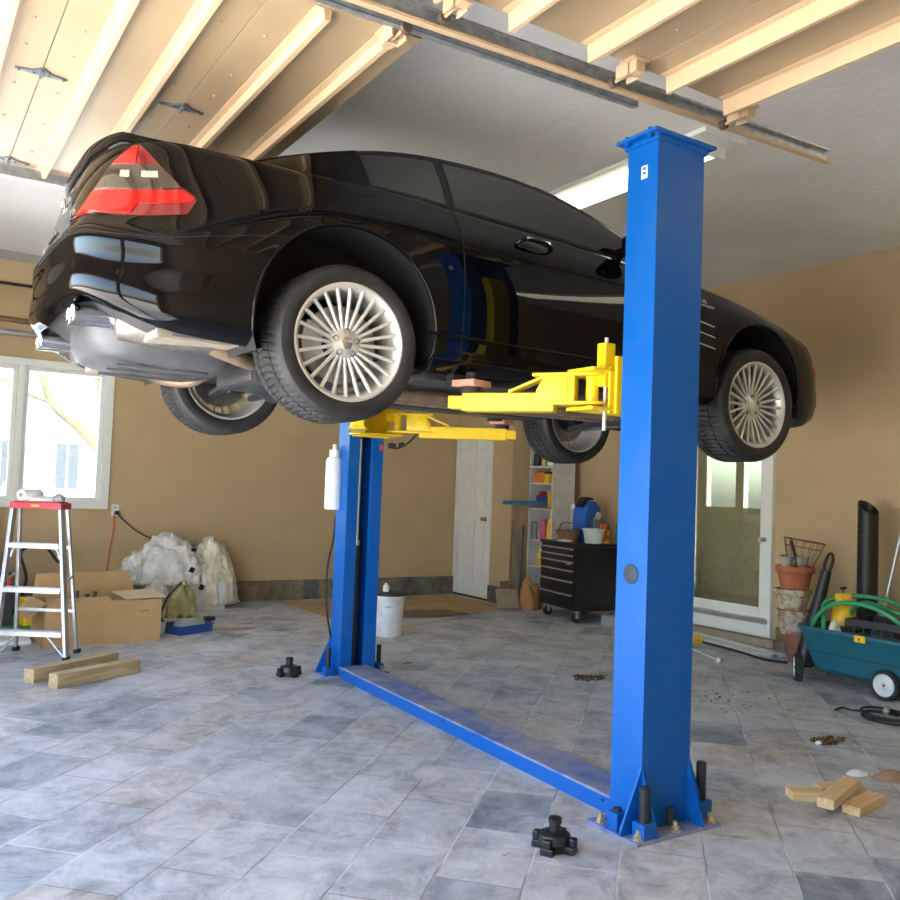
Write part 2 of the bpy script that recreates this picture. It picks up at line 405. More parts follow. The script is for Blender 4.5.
# stiles and rails stand proud of the panels
ys = [-W2, -W2 + stile, -.05, .05, W2 - stile, W2]
for y0, y1 in ((ys[0], ys[1]), (ys[2], ys[3]), (ys[4], ys[5])): d.bx(-.018, .001, y0, y1, Z0, Z1)
zs = [(Z0, .22), (.98, 1.10), (1.72, 1.82), (2.04, Z1)]
for z0, z1 in zs:
    for y0, y1 in cols: d.bx(-.018, .001, y0 - .0005, y1 + .0005, z0, z1)
lf = d.build('door_leaf', M_white, dr)
for z0, z1 in rows:
    for y0, y1 in cols: MB().bx(-.013, .002, y0 + .03, y1 - .03, z0 + .03, z1 - .03).build('door_panel', M_white, lf, bevel=.009, seg=2)
k = MB(); Mk = Matrix.Translation((-.018, -.305, 1.0)) @ Matrix.Rotation(-PI / 2, 4, 'Y')
k.lathe([(0, 0), (.032, 0), (.032, .006), (.012, .012), (.012, .03), (.024, .036), (.028, .05), (.022, .062), (0, .066)], 20, Mk); k.build('door_knob', M_brass, lf, smooth=40)

# room behind the glass door
M_olive = mat('olive_wall', (.55, .55, .46), rough=.8)
w = MB(); x0, x1, y0, y1 = XR + T, 10.2, 4.2, 9.6
w.bx(x1, x1 + .1, y0, y1, 0, 1.25); w.bx(x1, x1 + .1, y0, y1, 2.4, 2.7)
for a, b in ((y0, 7.75), (8.18, 8.32), (8.85, y1)): w.bx(x1, x1 + .1, a, b, 1.25, 2.4)
w.bx(x0, x1, y0 - .1, y0, 0, .4); w.bx(x0, x1, y0 - .1, y0, 2.5, 2.7); w.bx(x0, x1, y1, y1 + .1, 0, 2.7); w.bx(x0, x1 + .1, y0, y1, 2.7, 2.8)  # near side wall left open out of view, added to brighten the side room
struct(w.build('wall_side_room', M_olive))
struct(MB().bx(XR + T, 10.3, 4.1, 9.7, -.1, .02).build('floor_side_room', M_conc))

# outside
M_drive = mat('driveway_concrete', (.58, .55, .51), rough=.9, var=.1, scale=1.5)
struct(MB().bx(-40, XL, -20, 20, -.14, -.03).build('ground_driveway', M_drive, origin=(0, 0, 0)))
M_snow = mat('pale_ground', (.78, .79, .78), rough=.9, var=.15, scale=.8)
struct(MB().bx(-40, 40, 20, 60, -.14, -.035).bx(XL, 40, YB + T, 20, -.14, -.035).bx(XR + T + 3.2, 40, -20, YB + T, -.14, -.035).build('ground_yard', M_snow, origin=(0, 0, 0)))

# ================================================================ overhead garage doors
def hinge(root, x, y, z):
    g = MB()
    pl = [(-.13, -.004), (-.05, -.012), (-.04, -.035), (.0, -.045), (.04, -.035), (.05, -.012), (.13, -.004), (.13, .006), (-.13, .006)]
    Mx = Matrix.Translation((x, y, z)) @ Matrix(((0, 1, 0, 0), (1, 0, 0, 0), (0, 0, 1, 0), (0, 0, 0, 1)))
    Mx = Matrix.Translation((x, y, z))
    # butterfly shaped hinge leaf lying against the panel
    g.prism([(-.105, .012), (-.04, -.004), (0, -.05), (.04, -.004), (.105, .012), (.105, .022), (.03, .03), (-.03, .03), (-.105, .022)], -.008, 0, Mx)
    g.cyl((x, y - .04, z - .012), (x, y + .04, z - .012), .008, n=10)
    for dx, dy in ((-.09, .016), (.09, .016), (-.03, .01), (.03, .01)): g.cyl((x + dx, y + dy, z), (x + dx, y + dy, z - .014), .006, n=8)
    return g.build('hinge', bpy.data.materials.get('hinge_steel') or mat('hinge_steel', (.16, .20, .23), rough=.4, metal=.6), root, smooth=40)

def overhead_door(name, label, x_end, y0, y1, z, seams, ribs, x_start, rib_h, rib_w, hinges, tilt=0.):
    root = thing(name, label, 'garage door', (x_end, (y0 + y1) / 2, z), (0, -tilt, 0))
    cy = (y1 - y0) / 2
    xs = [x_start - x_end] + [s - x_end for s in seams] + [0]
    for a, b in zip(xs[:-1], xs[1:]):
        p = MB(); p.bx(a + .0015, b - .0015, -cy, cy, 0, .045)
        p.build('door_section', M_panel, root, bevel=.002)
    for rx in ribs:
        g = MB(); x = rx - x_end
        g.prism([(-rib_w / 2 - .028, 0), (-rib_w / 2 - .028, -.004), (-rib_w / 2, -.006), (-rib_w / 2 + .006, -rib_h), (rib_w / 2 - .006, -rib_h), (rib_w / 2, -.006), (rib_w / 2 + .012, -.004), (rib_w / 2 + .012, 0)], -cy + .015, cy - .015,
                Matrix.Translation((x, 0, 0)) @ Matrix(((1, 0, 0, 0), (0, 0, 1, 0), (0, 1, 0, 0), (0, 0, 0, 1))))
        g.build('stiffener', M_rib, root)
    sc = MB()
    for s in seams:
        for dx in (-.09, .09):
            for yy in (-cy + .35, -.30, -.55, .12, .55, cy - .3):
                sc.lathe([(0, -.006), (.007, -.005), (.009, 0)], 8, Matrix.Translation((s - x_end + dx, yy, 0)))
    sc.build('rivet', M_panel, root, smooth=50)
    for hx, hy in hinges: hinge(root, hx - x_end, hy - (y0 + y1) / 2, 0)
    return root

far_door = overhead_door('garage_door', 'open beige sectional garage door overhead above the black car, with two galvanised hinges', 1.65, 2.90, 5.50, 3.10,
              (-.77, -.16, .45, 1.05), (-.56, -.30, .03, .28, .64, .885, 1.255, 1.53), -1.15, .045, .034,
              ((.45, 4.13), (1.05, 4.10), (.45, 5.40), (-.16, 4.13)))
def roller(root, x, y, z, s, m):
    g = MB()
    g.box((x, y + s * .04, z), (.085, .09, .012)); g.box((x + .03, y - s * .0, z - .03), (.01, .07, .055)); g.box((x - .03, y - s * .0, z - .03), (.01, .07, .055))
    g.cyl((x, y + s * .05, z - .04), (x, y - s * .095, z - .04), .007, n=8)
    g.box((x, y + s * .05, z - .028), (.05, .05, .05))
    o = g.build('roller_bracket', m, root, bevel=.002)
    MB().cyl((x, y - s * .07, z - .04), (x, y - s * .095, z - .04), .022, n=16).build('roller', mat('roller_nylon', (.12, .08, .06), rough=.4) if 'roller_nylon' not in bpy.data.materials else bpy.data.materials['roller_nylon'], o, smooth=40)

near_door = overhead_door('garage_door', 'open beige sectional garage door overhead at the upper right, with deep pale ribs and its roller track in front of the blue post', 3.14, 0.0, 2.60, 3.13,
              (.70, 1.32, 1.93, 2.52), (.95, 1.20, 1.52, 1.85, 2.24, 2.68, 3.04), .30, .075, .030, (), 0.)
cyn = 1.30
for x in (1.62, 2.47, 3.16):
    roller(near_door, x - 3.14, cyn + .01, -.005, -1, M_rib)
for x in (.45, 1.52):
    roller(far_door, x - 1.65, -1.32, 0, 1, M_rib)

def track(name, label, a, b, face, lip_mat=None):
    """C-channel rail from a to b; face = +1 opens to +y"""
    a = Vector(a); b = Vector(b); root = thing(name, label, 'door track', a)
    ang = math.atan2((b - a).z, (b - a).x); L = (b - a).length
    Mr = Matrix.Rotation(-ang, 4, 'Y') @ Matrix(((0, 0, 1, 0), (1, 0, 0, 0), (0, 1, 0, 0), (0, 0, 0, 1)))
    t = .003; w, h = .032 * face, .036
    g = MB()
    g.prism([(0, -h), (0, h), (-w * 0 + t * face, h), (t * face, -h)], 0, L, Mr)
    g.prism([(0, h - t), (w, h - t), (w, h - .012), (w - t * face, h - .012), (w - t * face, h), (0, h)], 0, L, Mr)
    g.build('rail', M_steel, root)
    g = MB(); g.prism([(0, -h), (w, -h), (w, -h + .012), (w - t * face, -h + .012), (w - t * face, -h + t), (0, -h + t)], 0, L, Mr)
    g.build('rail_lip', lip_mat or M_steel, root)
    # angle iron hangers up to the ceiling
    for u in (.10, .28):
        p = a + (b - a) * u - a
        g = MB(); g.bar(p + Vector((0, -.008 * face, -.02)), Vector((p.x, -.008 * face, H - a.z)), .03, .003, up=(0, 1, 0)); g.bar(p + Vector((0, -.02 * face, .03)), Vector((p.x, -.02 * face, H - a.z)), .003, .03, up=(0, 1, 0))
        g.build('hanger', M_steel, root)
    return root
track('door_track', 'long galvanised track of the near garage door, passing above the blue post', (.2, 2.735, 3.045), (4.00, 2.735, 3.145), -1, M_rib)
track('door_track', 'shorter galvanised track beside the long one, at the near edge of the far garage door', (-1.15, 2.80, 3.045), (2.72, 2.80, 3.125), 1)
track('door_track', 'galvanised track at the far edge of the garage door, behind the tail of the car', (-1.15, 5.58, 3.085), (1.95, 5.58, 3.09), -1)

# ================================================================ ceiling light
M_lamp = mat('lamp_diffuser', (1., .93, .70), rough=.4, var=.01, emit=LAMP_E)
fl = thing('ceiling_light', 'long fluorescent ceiling light behind the roof of the car', 'ceiling light', (4.03, 4.15, H), (0, 0, 0))
MB().bx(-.19, .17, -.75, 1.2, -.03, 0).build('fixture_body', M_white, fl, bevel=.004)
g = MB(); prof = [(-.12, -.02), (-.115, -.05), (-.08, -.075), (0, -.085), (.08, -.075), (.115, -.05), (.12, -.02)]
g.prism(prof, -.60, 1.17, Matrix(((1, 0, 0, 0), (0, 0, 1, 0), (0, 1, 0, 0), (0, 0, 0, 1)))); g.build('diffuser', M_lamp, fl, smooth=50)
for e in (-.615, 1.185): MB().box((0, e, -.045), (.27, .025, .085)).build('end_cap', M_white, fl, bevel=.006)

# added copy of the lamp, out of view, put in to brighten the room
fill_lamp = copy_tree(fl); fill_lamp.location = (4.9, .9, H); fill_lamp['label'] = 'added fill light, an unseen fluorescent fixture brightening the near side of the garage'
# ================================================================ daylight
wd = bpy.data.worlds.new('sky'); SC.world = wd; wd.use_nodes = True; nt = wd.node_tree
bg = nt.nodes['Background']; sky = N(nt, 'ShaderNodeTexSky')
try:
    sky.sky_type = 'NISHITA'; sky.sun_disc = False; sky.sun_elevation = math.radians(38); sky.sun_rotation = math.radians(140); sky.altitude = 50; sky.air_density = 1.; sky.dust_density = 3.; sky.ozone_density = 1.
except Exception: pass
nt.links.new(sky.outputs['Color'], bg.inputs['Color']); bg.inputs['Strength'].default_value = SKY_E
sun = bpy.data.lights.new('sun', 'SUN'); sun.energy = SUN_E; sun.angle = math.radians(1); sun.color = (1, .95, .87)
so = bpy.data.objects.new('sun', sun); COL.objects.link(so)
so.rotation_euler = Vector((.52, .38, -.85)).normalized().to_track_quat('-Z', 'Y').to_euler()   # shines down on the drive and the yard, reaching only a strip of floor just inside the doors
for nm, loc, rot, sx, sy in (('door_portal', (XL - .05, 1.34, 1.42), (0, -PI / 2, 0), 2.85, 2.72), ('door_portal', (XL - .05, 4.21, 1.42), (0, -PI / 2, 0), 2.85, 2.70), ('window_portal', (1.03, YB + .15, 1.755), (PI / 2, 0, PI), 1.74, 1.49)):
    l = bpy.data.lights.new(nm, 'AREA'); l.shape = 'RECTANGLE'; l.size = sx; l.size_y = sy; l.cycles.is_portal = True
    o = bpy.data.objects.new(nm, l); COL.objects.link(o); o.location = loc; o.rotation_euler = rot
# ================================================================ two-post lift
def blue_mat(name, c, rough, dirt):
    m, nt, b = new_mat(name); L = nt.links.new
    tc = N(nt, 'ShaderNodeTexCoord'); nz = N(nt, 'ShaderNodeTexNoise'); nz.inputs['Scale'].default_value = 5; nz.inputs['Detail'].default_value = 8; nz.inputs['Roughness'].default_value = .7
    L(tc.outputs['Object'], nz.inputs['Vector'])
    r = N(nt, 'ShaderNodeValToRGB'); r.color_ramp.elements[0].position = .45 if dirt < .5 else .30; r.color_ramp.elements[0].color = (0, 0, 0, 1); r.color_ramp.elements[1].position = .75 if dirt < .5 else .62; r.color_ramp.elements[1].color = (dirt, dirt, dirt, 1)
    L(nz.outputs['Fac'], r.inputs['Fac'])
    mx = N(nt, 'ShaderNodeMix'); mx.data_type = 'RGBA'; mx.inputs[6].default_value = (*c, 1); mx.inputs[7].default_value = (.33, .32, .38, 1)
    L(r.outputs['Color'], mx.inputs[0]); L(mx.outputs[2], b.inputs['Base Color'])
    b.inputs['Roughness'].default_value = rough; b.inputs['Specular IOR Level'].default_value = .3
    n2 = N(nt, 'ShaderNodeTexNoise'); n2.inputs['Scale'].default_value = 130
    L(tc.outputs['Object'], n2.inputs['Vector'])
    bp = N(nt, 'ShaderNodeBump'); bp.inputs['Strength'].default_value = .06; bp.inputs['Distance'].default_value = .004
    L(n2.outputs['Fac'], bp.inputs['Height']); L(bp.outputs['Normal'], b.inputs['Normal'])
    return m
BLUE = (.001, .098, .40)
M_blue = blue_mat('blue_lift_paint', BLUE, .36, .06)
M_bluedusty = blue_mat('dusty_blue_lift_paint', BLUE, .55, 1.)
M_yellow = mat('yellow_lift_paint', (.90, .62, .008), rough=.38, var=.05)
M_bolt = mat('zinc_bolt', (.58, .50, .32), rough=.4, metal=.6, var=.3, scale=60)
M_dsteel = mat('dark_steel', (.06, .065, .075), rough=.4, metal=.6)

lift = thing('car_lift', 'blue two-post car lift with yellow arms, holding up the black car', 'car lift', (2.78, 4.14, 0))
CX, CY = 2.78, 4.14
def Lp(p): return (p[0] - CX, p[1] - CY, p[2])
def lift_column(cx, yi, s, top=2.84):
    """cx: centre x; yi: y of the inner face; s = -1 for the near post (back towards the viewer), +1 far"""
    w, d, t = .275, .175, .012
    X0, X1 = cx - w / 2, cx + w / 2
    a, b = (yi, yi + s * d)
    M = Matrix.Translation((-CX, -CY, 0))
    g = MB()
    lip = .085
    # C-section open towards the car: web, two flanges, two inward lips
    P = [(X0, a), (X0, b), (X1, b), (X1, a), (X1 - lip, a), (X1 - lip, a + s * .035), (X1 - lip + t * .8, a + s * .035), (X1 - lip + t * .8, a + s * t), (X1 - t, a + s * t), (X1 - t, b - s * t), (X0 + t, b - s * t), (X0 + t, a + s * t), (X0 + lip - t * .8, a + s * t), (X0 + lip - t * .8, a + s * .035), (X0 + lip, a + s * .035), (X0 + lip, a)]
    g.prism(P, .015, top, M)
    col = g.build('column', M_blue, lift)
    # cap plate
    g = MB(); yo = b
    g.bx(X0 - .045 - CX, X1 + .045 - CX, min(a, b) - .03 - CY, max(a, b) + .03 - CY, top + .0005, top + .014)
    g.bx(X0 - .012 - CX, X1 + .012 - CX, min(a, b) - .012 - CY, max(a, b) + .012 - CY, top - .022, top)
    g.build('column_cap', M_blue, col, bevel=.003)
    for bx_ in (X0 - .03, X1 + .03):
        for by in (a + (b - a) * .12, a + (b - a) * .88):
            g = MB(); g.cyl((bx_ - CX, by - CY, top - .016), (bx_ - CX, by - CY, top + .026), .0085, n=6); g.cyl((bx_ - CX, by - CY, top - .008), (bx_ - CX, by - CY, top), .014, n=6); g.build('cap_bolt', M_blue, col)
    # base plate with gussets, anchors, stud pots for adapters
    g = MB(); pw = .24
    g.bx(cx - pw - CX, cx + pw - CX, min(a - s * .03, b + s * .085) - CY, max(a - s * .03, b + s * .085) - CY, 0.0, .015)
    bp = g.build('base_plate', M_bluedusty, lift, bevel=.003)
    g = MB(); z0, z1 = .015, .27
    def gus(p0, dirx, diry, L_, h):
        g = MB()
        n_ = Vector((-diry, dirx, 0)) * .006
        p = Vector(p0); q = p + Vector((dirx, diry, 0)) * L_
        v = [p - n_, q - n_, q - n_ + Vector((0, 0, .02)), p - n_ + Vector((0, 0, h)), p + n_, q + n_, q + n_ + Vector((0, 0, .02)), p + n_ + Vector((0, 0, h))]
        v = [Vector((x.x - CX, x.y - CY, x.z)) for x in v]
        g.add(v, [(0, 1, 2, 3), (7, 6, 5, 4), (0, 4, 5, 1), (1, 5, 6, 2), (2, 6, 7, 3), (3, 7, 4, 0)])
        g.build('gusset', M_blue, bp)
    for x, dx in ((X0, -1), (X1, 1)): gus((x, b - s * .004, z0), dx, 0, .105, .25)
    for x in (X0 + .006, X1 - .006): gus((x, b, z0), 0, s, .085, .25)
    for ax, ay in ((cx - .205, a + s * .02), (cx - .205, b + s * .055), (cx, b + s * .055), (cx + .205, b + s * .055), (cx + .205, a + s * .02)):
        g = MB(); x, y = ax - CX, ay - CY
        g.cyl((x, y, .015), (x, y, .019), .024, n=18); g.cyl((x, y, .019), (x, y, .034), .017, n=6); g.cyl((x, y, .034), (x, y, .052), .009, n=10)
        g.build('anchor_bolt', M_bolt, bp, smooth=40)
    return col, bp
nx, ny = 2.715, 2.705
fx, fy = 2.855, 5.585
colN, bpN = lift_column(nx, ny, -1)
colF, bpF = lift_column(fx, fy, 1)
# adapter studs stored in brackets at the foot of the near post
def stud(bp, x, y, h, r=.017, br=True, z=.03):
    g = MB(); x -= CX; y -= CY
    g.lathe([(0, z), (r, z), (r, z + h - .004), (r - .004, z + h), (0, z + h)], 16, Matrix.Translation((x, y, 0)))
    g.build('adapter_stud', M_black, bp, smooth=40)
    if br:
        g = MB(); g.bx(x - r - .012, x + r + .012, y - r - .012, y + r + .012, .015, z + .035); g.build('stud_bracket', M_blue, bp, bevel=.004)
stud(bpN, nx - .168, ny - .225, .17, z=.04, r=.021); stud(bpN, nx - .200, ny - .11, .05, z=.05, r=.018)
stud(bpN, nx + .222, ny - .165, .19, z=.05, r=.021); stud(bpN, nx - .0, ny - .175 - .028, .07, z=.03, br=False)
stud(bpF, fx - .215, fy + .03, .17, z=.04); stud(bpF, fx + .20, fy + .06, .17, z=.03)
# round blanking disc and small sticker on the outer face of the near post side, part of the near column
Ms = Matrix.Translation((nx - .1375 - CX, ny - .085 - CY, 1.025)) @ Matrix.Rotation(-PI / 2, 4, 'Y')
MB().lathe([(0, .006), (.036, .006), (.041, .003), (.041, 0)], 28, Ms).build('blanking_plug', mat('grey_plug', (.028, .036, .05), rough=.6), colN, smooth=40)
MB().box((nx - .1385 - CX, ny - .10 - CY, 2.70), (.002, .035, .055)).build('sticker', mat('white_sticker', (.75, .78, .82), rough=.5), colN)
g = MB(); g.box((nx - .1400 - CX, ny - .10 - CY, 2.715), (.002, .016, .012)); g.box((nx - .1400 - CX, ny - .10 - CY, 2.695), (.002, .016, .010)); g.build('sticker_print', M_blue, colN)

# floor beam between the posts
g = MB(); A = Vector((nx + .02 - CX, ny - .0 - CY, 0)); B = Vector((fx - .03 - CX, fy - CY, 0)); d = (B - A).normalized(); n_ = Vector((d.y, -d.x, 0))
hw, hh = .115, .075
prof = [(-hw, 0), (-hw, hh - .008), (-hw + .008, hh), (hw - .008, hh), (hw, hh - .008), (hw, 0)]
vsb = [p + n_ * x + Vector((0, 0, z)) for p in (A, B) for x, z in prof]
k = len(prof)
g.add(vsb, [tuple(range(k))[::-1], tuple(range(k, 2 * k))] + [(i, (i + 1) % k, k + (i + 1) % k, k + i) for i in range(k)])
bm_ = g.build('floor_beam', [M_bluedusty, M_blue], lift)
for p in bm_.data.polygons:
    if abs(p.normal.z) < .5: p.material_index = 1
g = MB()
for u in (.03, .5, .97):
    for sx in (-1,):
        p = A + (B - A) * u + n_ * (-hw) + Vector((0, 0, .05)); g.cyl(p, p - n_ * .004, .007, n=8)
g.build('beam_screw', M_dsteel, bm_)

# carriage + arms.  Everything at lift height ZA
ZA = 1.745
def lift_carriage(cx, yi, s):
    """yellow saddle just inside the column face; s=+1 towards the car for near post"""
    g = MB(); y0 = yi - s * .08; y1 = yi + s * .045
    def b(x0, x1, ya, yb, z0_, z1_): g.bx(x0 - CX, x1 - CX, min(ya, yb) - CY, max(ya, yb) - CY, z0_, z1_)
    b(cx - .05, cx + .05, y0, y1 - s * .0, ZA - .04, ZA + .85)
    b(cx - .125, cx + .125, y1, y1 + s * .02, ZA - .05, ZA + .20)
    return g.build('carriage', M_yellow, lift, bevel=.005)
cN = lift_carriage(nx, ny, 1); cF = lift_carriage(fx, fy, -1)
# saddle cheek plates where the arms pivot, with restraint pin housings
def arm(cx, yi, s, dx, tip, name='swing_arm', ext=.35, hood=True):
    """pivot beside the carriage, tip = (x, y) of the pad"""
    px = cx + dx * .155; py = yi + s * .165
    P = Vector((px - CX, py - CY, ZA)); Q = Vector((tip[0] - CX, tip[1] - CY, ZA)); d = (Q - P); L_ = d.length; d.normalize(); side = Vector((-d.y, d.x, 0))
    # yoke: two horizontal plates round the pivot + a tall welded hood
    y = MB(); pl = []
    for a_ in range(9):
        t_ = PI / 2 + PI * a_ / 8; pl.append(((math.cos(t_) * .075), (math.sin(t_) * .075)))
    pl += [(.26, -.055), (.26, .055)]
    Mx = Matrix.Translation(P) @ Matrix(((d.x, side.x, 0, 0), (d.y, side.y, 0, 0), (0, 0, 1, 0), (0, 0, 0, 1)))
    y.prism(pl, .115, .128, Mx); y.prism(pl, -.012, .002, Mx)
    y.cyl(P + Vector((0, 0, -.03)), P + Vector((0, 0, .15)), .028, n=20)
    y.add([Mx @ Vector(v) for v in [(.07, -.05, 0), (.07, .05, 0), (.07, .05, .115), (.07, -.05, .115), (.19, -.05, 0), (.19, .05, 0), (.19, .05, .115), (.19, -.05, .115)]], [(0, 1, 2, 3), (7, 6, 5, 4), (0, 4, 5, 1), (1, 5, 6, 2), (2, 6, 7, 3), (3, 7, 4, 0)])
    for sgn in (-1, 1):     # sloping cheeks running down onto the tube
        yy = sgn * .048
        v = [(.10, yy, .0), (.24, yy, -.0), (.24, yy, .05), (.20, yy, .125), (.10, yy, .125)]
        vv = [Mx @ Vector((a_, b_ + o, c_)) for o in (-.006, .006) for a_, b_, c_ in v]
        y.add(vv, [(0, 1, 2, 3, 4), (9, 8, 7, 6, 5)] + [(i, (i + 1) % 5, 5 + (i + 1) % 5, 5 + i) for i in range(5)])
    y.bar(P + d * .20 + Vector((0, 0, .118)), P + d * .37 + Vector((0, 0, .046)), .085, .012)
    ar = y.build(name, M_yellow, lift, bevel=.003, smooth=35)
    t = MB(); t.bar(P + d * .16 + Vector((0, 0, .0)), P + d * (L_ - .04), .095, .082); t.build('arm_tube', M_yellow, ar, bevel=.006)
    t = MB(); t.bar(P + d * (L_ - .28), P + d * (L_ + .03), .072, .058); t.build('arm_extension', M_yellow, ar, bevel=.005)
    t = MB(); c = P + d * (L_ - .07)
    t.cyl(c + Vector((0, 0, .042)), c + Vector((0, 0, .070)), .050, n=18); t.cyl(c + Vector((0, 0, .102)), c + Vector((0, 0, .138)), .030, n=20)
    t.build('lift_pad', M_rubber, ar, smooth=40)
    t = MB(); t.box(c + Vector((0, 0, .086)), (.13, .13, .031), (0, 0, .3)); t.build('pad_block', mat('pink_pad', (.62, .30, .22), rough=.8) if 'pink_pad' not in bpy.data.materials else bpy.data.materials['pink_pad'], ar, bevel=.006)
    # arm restraint: housing with a spring pin hanging down
    hx = P + Vector((-.03 * dx, -.05 * s, 0))
    t = MB(); t.box(hx + Vector((0, 0, .165)), (.06, .055, .19)); t.box(hx + Vector((-.075 * -dx * -1, 0, .155)), (.09, .05, .05)); t.build('restraint_housing', M_yellow, ar, bevel=.006)
    t = MB(); (s > 0) and t.cyl(hx + Vector((0, -.0 * s, -.12)), hx + Vector((0, -.0 * s, .285)), .0085, n=10); t.cyl(hx + Vector((-.03, 0, -.04 if s > 0 else .2)), hx + Vector((.03, 0, -.04 if s > 0 else .2)), .004, n=8)
    t.build('restraint_pin', mat('pale_pin', (.70, .60, .58), rough=.4, metal=.3) if 'pale_pin' not in bpy.data.materials else bpy.data.materials['pale_pin'], ar, smooth=40)
    return ar
arm(nx, ny, 1, -1, (2.17, 3.36)); arm(nx, ny, 1, 1, (3.52, 3.37))
arm(fx, fy, -1, 1, (3.66, 4.93)); arm(fx, fy, -1, -1, (2.42, 4.86))
# bracket plates joining carriage to the arms
for cx, yi, s in ((nx, ny, 1), (fx, fy, -1)):
    g = MB()
    for z in (ZA + .135, ZA - .032):
        g.box((cx - CX, yi + s * .14 - CY, z), (.50 if s > 0 else .34, .17, .014))
    g.box((cx - CX, yi + s * .065 - CY, ZA + .05), (.30, .014, .2))
    g.build('saddle_bracket', M_yellow, lift, bevel=.003)
# hydraulic cylinder inside each column, chain, hoses, reservoir
for cx, yi, s in ((nx, ny, 1), (fx, fy, -1)):
    c = (cx - CX, yi - s * .10 - CY)
    g = MB(); g.cyl((*c, .02), (*c, .92), .030, n=20); g.build('hydraulic_cylinder', mat('grey_cylinder', (.10, .10, .105), rough=.35, metal=.5) if 'grey_cylinder' not in bpy.data.materials else bpy.data.materials['grey_cylinder'], lift, smooth=40)
    g = MB(); g.cyl((*c, .92), (*c, 1.70), .019, n=16); g.cyl((*c, .92), (*c, .955), .033, n=16); g.build('piston_rod', M_chrome, lift, smooth=40)
    g = MB(); g.cyl((c[0] - .0, c[1] + .0, 1.74), (c[0], c[1], 2.6), .012, n=8); g.build('lift_cable', M_dsteel, lift)
# oil reservoir and motor of the power unit on the outside of the far post
g = MB(); rx, ry = fx - .1375 - .030 - CX, fy + .17 - CY
Mt = Matrix.Translation((rx, ry, 0))
g.lathe([(0, 1.17), (.052, 1.17), (.062, 1.18), (.062, 1.52), (.05, 1.545), (0, 1.55)], 24, Mt); rs = g.build('oil_reservoir', mat('white_tank', (.74, .78, .80), rough=.4), lift, smooth=40)
g = MB(); g.lathe([(0, 1.55), (.04, 1.55), (.04, 1.60), (0, 1.605)], 18, Mt); g.cyl((rx, ry, 1.60), (rx, ry, 1.64), .018, n=12); g.build('pump_head', M_white, rs, smooth=40)
g = MB(); pts = curve_pts([(rx + .05, ry + .05, 1.12), (rx + .035, ry + .04, .95), (rx - .005, ry + .02, .80), (rx - .02, ry + .01, .62), (rx - .005, ry, .42), (rx + .03, ry, .25)], 30); g.tube(pts, .008, 8); g.build('hydraulic_hose', M_rubber, lift, smooth=40)
# release lever and hoses near the far arms
g = MB(); q = Vector((fx + .17 - CX, fy - .02 - CY, 1.66))
g.tube(curve_pts([q, q + Vector((.05, -.02, -.03)), q + Vector((.13, -.04, .01)), q + Vector((.2, -.05, .08))], 14), .007, 8); g.cyl(q + Vector((.0, 0, -.01)), q + Vector((.05, 0, -.015)), .02, n=12); g.cyl(q + Vector((.07, -.02, -.005)), q + Vector((.11, -.03, .0)), .018, n=12)
g.build('release_cable', M_rubber, lift, smooth=40)
g = MB(); g.box((fx + .137 + .0 - .02 - CX, fy - .002 - CY, 1.63), (.02, .006, .04)); g.build('safety_sticker', mat('red_sticker', (.6, .05, .04), rough=.5), colF)
# ================================================================ car body surface (u forward from the rear axle, y across, h up)
PLAN = [(-1.10, 0), (-1.09, .30), (-1.045, .56), (-.94, .75), (-.76, .865), (-.50, .905), (-.25, .914), (0, .918), (.3, .914), (.7, .897), (1.2, .892), (1.7, .896), (2.2, .906), (2.56, .910), (2.85, .893), (3.14, .85), (3.36, .69), (3.48, .42), (3.53, 0)]
HT = [1.00, .998, .99, .985, .985, .985, .985, .985, .98, .965, .945, .915, .87, .825, .775, .72, .67, .635, .62]
IT = [.14, .14, .15, .165, .18, .20, .195, .18, .165, .16, .155, .155, .16, .17, .175, .17, .16, .15, .14]
HB = [.305, .325, .340, .285, .225, .20, .19, .19, .19, .19, .19, .19, .19, .19, .18, .165, .16, .155, .155]
# per level: height fraction (0 = bottom, 1 = top) and inset fraction of IT; rear, middle, front variants
LV_R = [(0, .40), (.04, .05), (.13, -.03), (.27, .05), (.41, .03), (.56, .36), (.84, .72), (1, 1)]
LV_M = [(0, .50), (.05, .20), (.17, .06), (.40, .0), (.60, .04), (.78, .22), (.92, .62), (1, 1)]
LV_F = [(0, .35), (.06, .12), (.18, .0), (.42, .0), (.62, .06), (.80, .26), (.93, .62), (1, 1)]
def _n(k):
    a = PLAN[max(k - 1, 0)]; b = PLAN[min(k + 1, len(PLAN) - 1)]
    du, dy = b[0] - a[0], b[1] - a[1]
    if k == 0: du, dy = 0, 1
    if k == len(PLAN) - 1: du, dy = 0, -1
    l = math.hypot(du, dy); return (-dy / l, du / l)     # outward normal in plan for y > 0
def _lv(k, l):
    wr = [1, 1, 1, 1, .8, .4, .1][k] if k < 7 else 0
    wf = 0 if k < 13 else [.3, .7, 1, 1, 1, 1][k - 13]
    wm = 1 - wr - wf
    return tuple(LV_R[l][i] * wr + LV_M[l][i] * wm + LV_F[l][i] * wf for i in (0, 1))
CR = .045
def ctrl(k):
    """control polygon of station k from bottom edge to the centre line"""
    n = _n(k); u, y = PLAN[k]; out = []
    for l in range(8):
        f, i = _lv(k, l); d = i * IT[k]
        yy = max(0, y - n[1] * d) if y > 0 else 0
        out.append((u - n[0] * d, yy, HB[k] + (HT[k] - HB[k]) * f))
    ue, ye, he = out[-1]
    us = ue + (0 if 0 < k < len(PLAN) - 1 else 0)
    for q, c in ((.80, .55), (.5, .85), (.25, .97), (0, 1)):
        out.append((us, ye * q, he + CR * c * min(1, ye / .5)))
    return out
CT = [ctrl(k) for k in range(len(PLAN))]
NS, NL = len(PLAN), 12
